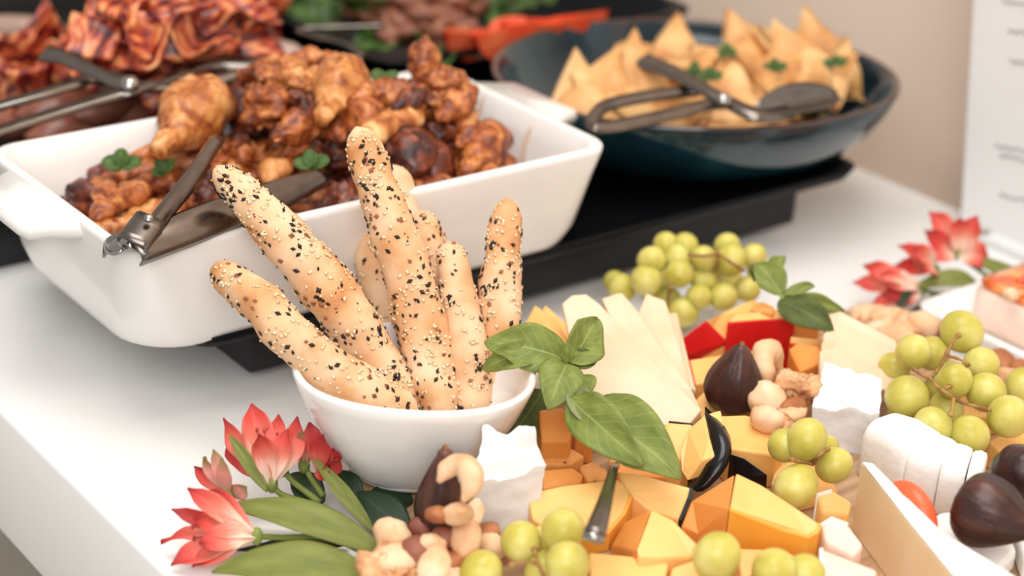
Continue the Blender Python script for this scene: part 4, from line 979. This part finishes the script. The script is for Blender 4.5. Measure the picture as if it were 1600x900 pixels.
block('cheese_slice', 'small white rinded cheese slice in front of its brown cut line', C, [(1284, 856, .032), (1330, 874, .031), (1372, 890, .031), (1360, 930, .028), (1290, 930, .028)], ZB, brie_cut, .002, rind=[4], rind_mat=brie_rind)
block('cheese_block', 'white rinded cheese corner beyond the dark figs', C, [(1585, 815, .026), (1640, 800, .028), (1660, 860, .024), (1600, 875, .022)], ZB, brie_rind, .002)
# orange-red rounded piece
g = blob(.020, .010, .020, 26, 18)
M_ = Matrix.Translation(P(1418, 812, .034)) @ Matrix.Rotation(yaw_of(1418, 812, 38, .03), 4, 'Z') @ Matrix.Rotation(-.1, 4, 'Y')
solo('pepper_piece', moved(g, M_), pepper_mat, 'smooth orange-red rounded piece tucked behind the brie wedge', 'pepper')

# ------------------------------------------------------------------ figs
def fig_geo(h, r, seed, neck=.22):
    prof = [(0.0005, 0), (.35, .012), (.7, .07), (.93, .2), (1.0, .33), (.96, .46), (.84, .6), (.66, .73), (.48, .84), (.33, .92), (neck * .9, .97), (.08, 1.0)]
    pr = catmull([V((a, b, 0)) for a, b in prof], 34)
    seg = 36; rings = []
    for p in pr:
        ring = []
        for i in range(seg):
            a = 2 * math.pi * i / seg
            q = V((p.x * r * math.cos(a), p.x * r * math.sin(a), p.y * h))
            k = 1 + (.03 * math.sin(a * 9 + seed + p.y * 2) + .016 * math.sin(a * 17 + p.y * 3)) * min(1, p.x * 1.2) + noise.noise(V((math.cos(a) * 2, math.sin(a) * 2, p.y * 2 + seed))) * .08
            ring.append(V((q.x * k, q.y * k, q.z)))
        rings.append(ring)
    return loft(rings)
def fig(label, px, py, z, h, r, tilt, seed, neck=.22, axis=None):
    b = P(px, py, z); t = thing('dried_fig', b, label, 'fig'); t.rotation_euler = tilt
    if axis:
        ax = (ROT @ V(axis)).normalized(); t.rotation_euler = ax.to_track_quat('Z', 'Y').to_euler(); t.location = b - ax * h * .4
    o = bpy.data.objects.new('fig_body', mk('fig_body', fig_geo(h, r, seed, neck), fig_mat)); link(o, t)
    s = bpy.data.objects.new('stalk', mk('stalk', tube([V((0, 0, h * .97)), V((0, .0005, h * 1.03))], [r * neck * .55, r * neck * .35], seg=8, n=3), fig_tip)); link(s, t)
fig('plump dried fig standing upright before the red waxed cheese', 1138, 640, .022, .043, .0158, (0.1, 0.02, 0), 1)
fig('slender dried fig half buried behind the front nuts', 686, 838, BOARD, .050, .0130, (0.0, 0.04, 0), 2, .30)
fig('big round dried fig leaning on the white cheese, stalk towards the plate', 1542, 800, .046, .040, .0185, (0.0, 0.0, 0), 3, .26, (.75, -.35, .5))
fig('dried fig behind the big leaning one by the cut white cheese', 1598, 742, .046, .036, .0165, (0, 0, 0), 4, .3, (.6, .3, -.4))

# ------------------------------------------------------------------ grapes
GM = [mk('grape', blob(.0103, .0103, .0103 * k, 24, 16), grape_mat) for k in (1.0, 1.1, 1.18)]
rnd = random.Random(9)
def bunch(label, items, stems):
    c = sum((P(a, b, z) for a, b, z, r in items), V((0, 0, 0))) / len(items)
    c.z = min(z for a, b, z, r in items) - .0103
    t = thing('grape_bunch', c, label, 'grapes')
    for a, b, z, r in items:
        p = P(a, b, z); rad = r * depth_of(p) / FPX
        o = bpy.data.objects.new('grape', rnd.choice(GM)); link(o, t)
        o.location = p - c; s = rad / .0103; o.scale = (s, s, s * .97)
        o.rotation_euler = (rnd.uniform(-1, 1), rnd.uniform(-1, 1), rnd.uniform(0, 3))
    for st in stems:
        pts = [P(*q) for q in st]
        sk = obj('stalk', tube(pts, [.0011, .0009, .0012], seg=7, n=len(pts) * 5, nz=.0004, freq=300), grape_stem, t)
        obj('stalk_knob', rivet(pts[-1], (0, 0, 1), .0017, .0014), grape_stem, sk)
bunch('grape bunch in front of the warmer, behind the red waxed cheese',
      [(1040, 382, .052, 20), (1070, 384, .052, 21), (1018, 408, .046, 24), (1060, 405, .046, 22), (1100, 404, .050, 20), (1136, 384, .052, 21), (1142, 406, .048, 24), (1178, 400, .046, 20), (1010, 438, .036, 26), (1062, 427, .042, 22),
       (972, 450, .024, 23), (960, 440, .022, 18), (1098, 436, .036, 20), (1092, 464, .028, 21), (1130, 464, .028, 23), (1168, 452, .028, 21), (1068, 487, .018, 25), (1040, 470, .018, 22), (1115, 425, .03, 20), (1030, 440, .014, 22), (1140, 440, .014, 22), (1185, 420, .034, 19)],
      [[(1110, 440, .03), (1120, 412, .05), (1122, 396, .056)], [(1122, 396, .056), (1100, 400, .058), (1078, 398, .056)], [(1122, 396, .056), (1145, 412, .056), (1160, 422, .052)], [(1040, 478, .02), (1045, 460, .03), (1048, 450, .036)]])
bunch('large grape bunch with visible stalk in front of the white plate',
      [(1503, 518, .062, 33), (1427, 550, .056, 29), (1456, 552, .048, 28), (1533, 570, .050, 29), (1490, 594, .052, 30), (1417, 621, .044, 35), (1397, 576, .036, 25), (1541, 613, .046, 32), (1458, 667, .040, 31), (1514, 680, .038, 33), (1576, 651, .046, 34), (1478, 640, .032, 28), (1412, 650, .024, 26), (1600, 605, .040, 30), (1470, 610, .028, 28)],
      [[(1470, 572, .066), (1480, 550, .070), (1492, 530, .074), (1498, 524, .075)], [(1470, 572, .066), (1452, 590, .066), (1432, 580, .064), (1429, 577, .062)], [(1452, 590, .066), (1470, 608, .062), (1484, 604, .060)], [(1470, 608, .062), (1500, 628, .056), (1530, 636, .054), (1545, 640, .052)], [(1490, 622, .058), (1488, 638, .054), (1486, 648, .052)], [(1478, 555, .068), (1500, 562, .064), (1512, 570, .062)]])
bunch('small grape cluster between large orange wedge and white block',
      [(1260, 688, .050, 32), (1226, 696, .044, 27), (1243, 760, .036, 33), (1303, 727, .036, 28), (1290, 700, .028, 22)],
      [[(1270, 725, .04), (1280, 712, .05), (1293, 702, .05)], [(1270, 725, .04), (1250, 722, .046), (1237, 718, .05)]])
bunch('grape cluster in front of the crumbly white block and nuts',
      [(814, 846, .030, 33), (880, 828, .040, 35), (887, 880, .036, 35), (752, 893, .022, 33), (848, 890, .020, 28), (850, 850, .018, 26)],
      [[(850, 900, .034), (838, 872, .036), (835, 858, .034)], [(838, 880, .036), (822, 878, .034), (800, 882, .032)]])
bunch('loose grapes in front of the large orange wedge',
      [(1120, 870, .042, 37), (1210, 892, .036, 36), (1258, 896, .034, 32)], [[(1165, 915, .03), (1180, 895, .034), (1190, 888, .034)]])

# ------------------------------------------------------------------ nuts
def almond_shape(p, d):
    u = d.x
    k = 1 - .32 * max(0, u) ** 2 * (1 if u > 0 else 0)
    return V((p.x, p.y * k, p.z * k))
ALM = [mk('almond', blob(.0115, .0068, .0046, 20, 12, shape=almond_shape, nz=.0004, freq=300), almond_mat)]
BLA = [mk('blanched_almond', blob(.0115, .0070, .0048, 20, 12, shape=almond_shape, nz=.0006, freq=200), cream_nut)]
MAC = [mk('peanut', blob(.0092, .0078, .0074, 20, 12, nz=.0014, freq=120, seed=k), cream_nut) for k in range(2)]
HAZ = [mk('hazelnut', blob(.0080, .0076, .0076, 20, 12, nz=.0008, freq=160), hazel_mat)]
CAS = [mk('cashew', tube([V((-.009, -.006, 0)), V((-.007, .003, 0)), V((0, .0065, 0)), V((.0075, .002, 0)), V((.009, -.008, 0))], [.001, .0044, .0052, .005, .0058, .0062, .0045, .001], seg=14, n=26, nz=.0009, freq=160), cream_nut)]
WAL = [mk('walnut_half', blob(.0125, .0100, .0065, 30, 20, nz=.006, freq=140, seed=k), walnut_mat) for k in range(2)]
NUT = {'a': ('almond', ALM, 'brown almond'), 'b': ('blanched_almond', BLA, 'cream blanched almond'), 'm': ('peanut', MAC, 'rounded cream coloured nut'), 'h': ('hazelnut', HAZ, 'round reddish brown hazelnut'), 'c': ('cashew', CAS, 'curved cream cashew'), 'w': ('walnut_half', WAL, 'wrinkled walnut half')}
rnd = random.Random(17)
def nut(kind, px, py, z, ang, where, grp, pitch=0, roll=0, s=1.0, label=None):
    nm, ms, lb = NUT[kind]
    place(nm, rnd.choice(ms), P(px, py, z), (math.radians(roll), math.radians(pitch), yaw_of(px, py, ang, z)), label or (lb + ' ' + where), 'nut', grp, (s, s, s))
W1, G1 = 'in the pile before the crumbly white cheese', 'nuts in the front pile'
for a in [('a', 597, 817, .008, 60, 0, 0, .75), ('m', 614, 838, .022, 30, 0, 0, 1.15), ('h', 659, 826, .018, 10, 0, 0, .85), ('a', 684, 804, .042, -80, 30, 0, .95), ('b', 714, 803, .044, 75, -40, 0, 1.15), ('b', 740, 802, .036, -60, -30, 0, .75),
          ('h', 694, 841, .028, 30, 0, 0, .82), ('b', 728, 838, .030, -85, -30, 0, 1.1), ('a', 761, 833, .020, -50, 0, 0, .9), ('h', 652, 862, .026, 10, 0, 0, 1.05), ('m', 675, 851, .030, 0, 0, 0, .75), ('m', 768, 854, .018, 10, 0, 0, .9),
          ('a', 712, 874, .022, -25, 0, 0, .95), ('b', 679, 884, .030, -65, -25, 0, 1.1), ('b', 622, 872, .024, -10, 0, 0, 1.3), ('w', 612, 892, .020, 10, 0, 0, 1.2), ('m', 705, 900, .016, 0, 0, 0, 1.0), ('b', 640, 900, .016, 20, 0, 0, 1.1),
          ('a', 740, 865, .014, 10, 0, 0, 1.0), ('m', 650, 885, .014, 0, 0, 0, 1.1), ('b', 700, 860, .012, 30, 0, 0, 1.1), ('a', 660, 845, .010, 0, 0, 0, 1.1), ('m', 690, 820, .014, 0, 0, 0, 1.0), ('m', 725, 815, .016, 0, 0, 0, 1.0), ('a', 785, 870, .010, 0, 0, 0, 1.0)]:
    nut(a[0], a[1], a[2], a[3], a[4], W1, G1, *a[5:])
nut('c', 716, 748, .062, 30, '', None, 0, 50, 1.05, 'curved cream cashew resting on the slender fig')
W2, G2 = 'on the cheese beside the upright fig', 'nuts beside the upright fig'
for a in [('c', 1203, 570, .044, -60, 0, 60, 1.25), ('m', 1196, 622, .036, 20, 0, 0, 1.35), ('w', 1243, 602, .040, 0, 0, 0, 1.0), ('a', 1240, 634, .036, -30, 0, 0, .9), ('b', 1238, 645, .034, -20, 0, 0, .95), ('m', 1197, 655, .040, 0, 0, 0, 1.05), ('w', 1222, 662, .036, 40, 0, 0, .6)]:
    nut(a[0], a[1], a[2], a[3], a[4], W2, G2, *a[5:])
W3, G3 = 'between the beige cheese fan and the white plate', 'nuts behind the beige cheese fan'
for a in [('c', 1362, 498, .014, 10, 0, 0, 1.2), ('c', 1395, 505, .016, 30, 0, 0, 1.3), ('b', 1415, 515, .018, -10, 0, 0, 1.2), ('m', 1440, 507, .020, 0, 0, 0, 1.2), ('b', 1380, 515, .012, 0, 0, 0, 1.2), ('a', 1425, 525, .016, 30, 0, 0, .9), ('m', 1345, 495, .012, 0, 0, 0, 1.0), ('b', 1400, 525, .018, 10, 0, 0, 1.2), ('h', 1455, 515, .016, 0, 0, 0, .9)]:
    nut(a[0], a[1], a[2], a[3], a[4], W3, G3, *a[5:])
W4, G4 = 'beside the baked cheese plate', 'nuts beside the plate'
for a in [('a', 1566, 563, .026, 65, 0, 0, 1.15), ('a', 1594, 580, .026, 75, 0, 0, 1.15), ('w', 1588, 604, .024, 10, 0, 0, 1.1)]:
    nut(a[0], a[1], a[2], a[3], a[4], W4, G4, *a[5:])
nut('m', 1580, 460, .047, 0, '', None, 0, 0, .6, 'small cream nut on top of the baked cheese')

# ------------------------------------------------------------------ steel handle stuck in the cheese
ck = thing('cheese_fork', P(952, 740, .040), 'small steel cheese fork handle pointing out of the orange slab', 'fork')
obj('handle', sweep([P(958, 733, .044), P(950, 765, .050), P(940, 800, .056), P(928, 838, .058)], flat_section(.0075, .0035), V((-.5, -.6, .6)), n=16, scales=[.55, .75, 1.0, 1.35]), steel, ck)
obj('end_cap', sweep([P(929, 833, .0578), P(925, 848, .055)], flat_section(.0102, .0036), V((-.5, -.6, .6)), n=3), steel_shiny, ck)
obj('neck', tube([P(962, 728, .036), P(955, 742, .046)], [.0022, .002], seg=8, n=4), steel, ck)

# ------------------------------------------------------------------ white plate with baked cheese
pl = solo('square_plate', loft([rrect(.885, 1.03, .50, .655, .012, .0), rrect(.872, 1.034, .49, .662, .014, .012), rrect(.868, 1.038, .486, .666, .014, .021), rrect(.870, 1.036, .488, .664, .014, .0225), rrect(.876, 1.03, .494, .658, .012, .021), rrect(.892, 1.015, .51, .645, .012, .010)]),
          white_ceramic, 'white square plate holding the baked cheese', 'plate')
bc = thing('baked_cheese', (0.945, 0.59, .010), 'cream baked cheese with orange-red glazed top on the white plate', 'cheese')
obj('cheese_body', loft([rrect(.898, 1.010, .535, .640, .015, .0095, 8), rrect(.894, 1.012, .531, .644, .016, .016, 8), rrect(.894, 1.012, .531, .644, .016, .034, 8), rrect(.898, 1.008, .535, .640, .015, .039, 8)]), brie_cut, bc)
g = loft([rrect(.897, 1.010, .534, .642, .016, .0385, 8), rrect(.896, 1.011, .533, .643, .016, .0405, 8), rrect(.902, 1.004, .54, .636, .016, .0425, 8)])
gt = obj('glazed_top', g, jam_mat, bc)
for k in range(9):
    a = rnd.uniform(.905, .96); b = rnd.uniform(.545, .63)
    M_ = Matrix.Translation((a, b, .043))
    obj('glaze_lump', moved(blob(.008, .006, .003, 12, 8, nz=.003, freq=120, seed=k), M_), jam_mat, gt)

# ------------------------------------------------------------------ basil
def sprig(label, node, stem, leaves, org=None):
    t = thing('basil_sprig', org or P(*stem[-1]), label, 'basil')
    obj('stem', tube([P(*s) for s in stem], [.0012, .0015, .0016], seg=8, n=len(stem) * 4), stem_green, t)
    for k, (b, tip, wd, m, arch, fold, curl, nr) in enumerate(leaves):
        obj('leaf', leaf(P(*b), P(*tip), wd, nr, arch, fold, .004, 'leaf', 18, 10, .0006, curl, seed=k * 3 + 1), m, t)
UPN = V((0, 0, 1)); CN = (TOCAM + V((0, 0, .5))).normalized(); CL = (TOCAM + V((-.5, .4, .2))).normalized(); CR = (TOCAM + V((.5, -.4, .2))).normalized()
nd = (889, 570, .068)
sprig('basil sprig spilling from the bread bowl over the orange cheese', nd, [(889, 566, .070), (895, 595, .062), (905, 630, .052), (912, 650, .040)], [
    ((889, 566, .070), (758, 531, .080), .026, basil_mat, .12, .25, .06, CN),
    ((850, 556, .072), (752, 572, .066), .016, basil_mat, .25, .4, .2, CL),
    ((889, 566, .071), (930, 500, .082), .024, basil_mat, .05, .4, -.05, CR),
    ((888, 568, .072), (858, 632, .062), .024, basil_mat, .15, .1, .12, CN),
    ((892, 568, .068), (934, 560, .070), .013, basil_dark, .08, .3, 0, CN),
    ((898, 584, .064), (908, 632, .056), .012, basil_mat, .15, .5, 0, CR),
    ((888, 566, .073), (884, 536, .084), .008, basil_mat, .05, .5, 0, CN),
    ((880, 556, .073), (838, 572, .070), .018, basil_mat, .15, .25, .1, CL),
    ((908, 632, .058), (1062, 742, .046), .036, basil_mat, .10, .18, .05, CN),
    ((888, 622, .064), (1000, 722, .054), .026, basil_mat, .06, .25, .05, (CL + CN).normalized()),
    ((892, 612, .064), (942, 684, .054), .014, basil_grey, .12, .5, .1, CN),
], P(905, 660, .036))
solo('basil_leaf', leaf(P(850, 610, .045), P(790, 700, .016), .026, CN, .05, .2, .002, 'leaf', 14, 8), basil_dark, 'dark basil leaf hanging behind the crumbly white block', 'basil')
sprig('basil sprig perched on the red waxed cheese before the rear grapes', None, [(1222, 462, .058), (1222, 478, .054), (1230, 492, .050)], [
    ((1222, 462, .058), (1180, 408, .070), .018, basil_mat, .1, .25, .05, CN),
    ((1200, 425, .066), (1228, 398, .074), .009, basil_mat, .1, .3, .05, CN),
    ((1182, 412, .068), (1178, 440, .06), .008, basil_dark, .1, .3, .05, CN),
    ((1224, 462, .058), (1274, 446, .062), .008, basil_mat, .1, .3, .05, CN),
    ((1216, 472, .056), (1303, 516, .050), .020, basil_dark, .14, .15, .05, CN),
    ((1225, 470, .055), (1320, 486, .052), .010, basil_mat, .14, .25, .05, CN),
    ((1222, 466, .057), (1240, 478, .056), .007, basil_dark, .1, .3, .05, CN)], P(1225, 490, .048))

# ------------------------------------------------------------------ alstroemeria flowers
def bloom(label, cal, petals, stem, leaves, m=petal_mat, stam=True, group=None):
    b = P(*cal)
    t = thing('alstroemeria_flower', V((b.x, b.y, min(b.z, .004))), label, 'flower', group)
    for k, (px, py, z, wd, nr, curl, mm_) in enumerate(petals):
        obj('petal', leaf(b, P(px, py, z), wd * .88, nr, .05, .35, .0045, 'petal', 20, 10, .0005, curl, seed=k * 5), mm_ or m, t)
    if stem:
        s0 = P(*stem[0]); 
        obj('calyx', moved(blob(.0032, .0032, .0050, 12, 8), Matrix.Translation(b)), stem_green, t)
        obj('stem', tube([P(*s) for s in stem], [.0016, .0016, .0018], seg=8, n=len(stem) * 4), stem_green, t)
    if stam:
        tip = sum((P(p[0], p[1], p[2]) for p in petals), V((0, 0, 0))) / len(petals)
        for k in range(4):
            e = b.lerp(tip, .82) + V((rnd.uniform(-.006, .006), rnd.uniform(-.006, .006), rnd.uniform(-.004, .006)))
            obj('stamen', join(tube([b, b.lerp(e, .6) + V((0, 0, .001)), e], [.0004, .0004], seg=5, n=7), moved(blob(.0009, .0009, .0016, 6, 5), Matrix.Translation(e))), stamen_mat, t)
    for k, (lb, lt, wd, lm, arch, fold, curl, nr) in enumerate(leaves):
        obj('leaf', leaf(P(*lb), P(*lt), wd, nr, arch, fold, .0008, 'lance', 22, 8, .0006, curl, seed=k), lm, t)
    return t
FG = 'cut flowers beside the bread bowl'
bloom('open coral flower facing up beside the bread bowl', (425, 757, .020),
      [(340, 656, .046, .012, CL, .18, None), (392, 630, .056, .019, CN, .12, None), (434, 648, .054, .012, CN, .05, None), (474, 660, .050, .013, CR, .25, None), (346, 694, .030, .012, CL, .1, petal_red), (452, 668, .050, .013, CN, -.05, None), (404, 672, .052, .014, CN, -.08, None), (425, 680, .044, .011, CR, .0, petal_red)],
      [(425, 757, .020), (445, 775, .014), (520, 800, .008), (600, 866, .006)],
      [((598, 862, .010), (350, 782, .022), .019, als_leaf, .10, .12, .05, UPN + TOCAM * .6), ((417, 768, .020), (358, 680, .040), .007, als_leaf, .08, .4, -.1, CN)], group=FG)
bloom('open coral flower lying on its side at the table edge', (401, 838, .014),
      [(250, 838, .012, .011, UPN, .02, None), (266, 880, .006, .016, UPN + TOCAM, .05, None), (300, 884, .006, .014, UPN + TOCAM, .05, None), (268, 795, .026, .010, CL, -.05, petal_red), (291, 764, .036, .013, CN, -.08, None), (300, 812, .026, .014, CN, -.05, None), (312, 846, .020, .016, CN, -.03, None), (320, 770, .022, .016, CN, 0, petal_red)],
      [(401, 838, .014), (440, 840, .010), (520, 842, .008), (600, 880, .006)],
      [((590, 905, .008), (330, 886, .012), .024, als_leaf, .12, .12, .05, UPN + TOCAM * .6), ((545, 850, .004), (370, 860, .004), .012, als_leaf_dark, .02, .1, 0, UPN)], group=FG)
bloom('half open pinkish bud beside the two open coral flowers', (357, 778, .018),
      [(322, 712, .036, .007, CL, 0, petal_bud), (333, 702, .042, .008, CN, 0, petal_bud), (346, 715, .042, .009, CN, 0, petal_bud), (306, 728, .028, .008, CL, -.05, petal_red), (385, 760, .026, .012, CR, 0, petal_bud)],
      [(357, 778, .018), (390, 800, .012), (470, 815, .008)], [], stam=False, group=FG)
bloom('deep red flower pressed against the white bowl', (503, 738, .022),
      [(484, 664, .050, .013, CN, .05, petal_red), (505, 678, .048, .015, CN, 0, petal_red), (528, 722, .034, .013, CR, .05, petal_red), (520, 700, .042, .014, CR, 0, petal_red), (512, 735, .032, .013, CN, 0, petal_red)],
      [(503, 738, .022), (525, 757, .018), (560, 785, .012), (590, 822, .008)],
      [((583, 830, .010), (488, 714, .034), .008, als_leaf, .08, .3, 0, CN), ((640, 838, .006), (560, 775, .014), .020, als_leaf_dark, .10, .2, -.1, UPN + TOCAM), ((645, 785, .010), (566, 780, .010), .022, als_leaf_dark, .06, .2, 0, UPN + TOCAM * .3), ((560, 786, .008), (530, 735, .018), .014, als_leaf_dark, .1, .2, 0, CN)], stam=False, group=FG)
bloom('closed green and red bud beside the deep red flower', (475, 727, .022),
      [(458, 672, .044, .008, CN, 0, petal_bud), (470, 676, .046, .009, CN, 0, petal_bud), (480, 680, .044, .008, CR, 0, petal_bud), (452, 690, .040, .009, CL, 0, petal_red)],
      [(475, 727, .022), (485, 745, .016), (505, 775, .010)], [((505, 785, .006), (455, 740, .014), .016, als_leaf_dark, .1, .2, 0, CN)], stam=False, group=FG)
bloom('small green bud between the open flower and the closed bud', (442, 732, .022),
      [(448, 702, .032, .007, CN, 0, petal_bud), (456, 706, .032, .007, CN, 0, petal_bud), (438, 706, .030, .006, CL, 0, petal_bud)],
      [(442, 732, .022), (458, 752, .016), (500, 785, .008)], [], stam=False, group=FG)
FH = 'cut flowers by the menu card'
bloom('tall open coral flower standing before the menu card', (1495, 396, .030),
      [(1454, 330, .056, .018, CN, .05, None), (1500, 340, .058, .018, CN, 0, None), (1527, 338, .058, .018, CN, .05, None), (1448, 362, .046, .016, CL, .1, petal_red), (1462, 398, .034, .014, CN, .1, None), (1546, 400, .030, .020, CR, .1, None), (1535, 418, .026, .016, CR, .1, None)],
      [(1495, 396, .030), (1520, 415, .022), (1560, 440, .014), (1620, 455, .010)],
      [((1630, 455, .010), (1510, 400, .030), .012, als_leaf, .05, .2, 0, CN), ((1640, 440, .010), (1520, 455, .010), .022, als_leaf_dark, .06, .2, 0, UPN + TOCAM)], stam=False, group=FH)
bloom('dark throated coral flower between the tall bloom and the lying bloom', (1462, 424, .020),
      [(1404, 384, .040, .016, CN, .05, None), (1420, 388, .042, .018, CN, -.05, None), (1398, 415, .030, .014, CL, 0, petal_red), (1445, 428, .030, .014, CN, 0, None)],
      [(1462, 424, .020), (1490, 440, .014), (1560, 458, .008)],
      [((1532, 452, .012), (1424, 446, .018), .014, als_leaf, .22, .15, .1, UPN + TOCAM), ((1424, 446, .018), (1400, 490, .008), .006, als_leaf_dark, .05, .2, 0, CN)], stam=False, group=FH)
bloom('coral flower lying lowest on the table near the square plate', (1440, 452, .014),
      [(1333, 440, .018, .016, CN, .05, None), (1350, 414, .032, .016, CN, .05, None), (1375, 430, .026, .018, CN, 0, None), (1360, 480, .004, .014, UPN + TOCAM, 0, None), (1380, 460, .014, .014, CN, 0, petal_red), (1400, 480, .006, .014, UPN + TOCAM, 0, None)],
      [(1440, 452, .014), (1480, 462, .008), (1560, 466, .006)],
      [((1520, 462, .006), (1420, 490, .004), .014, als_leaf_dark, .05, .2, 0, UPN)], stam=False, group=FH)
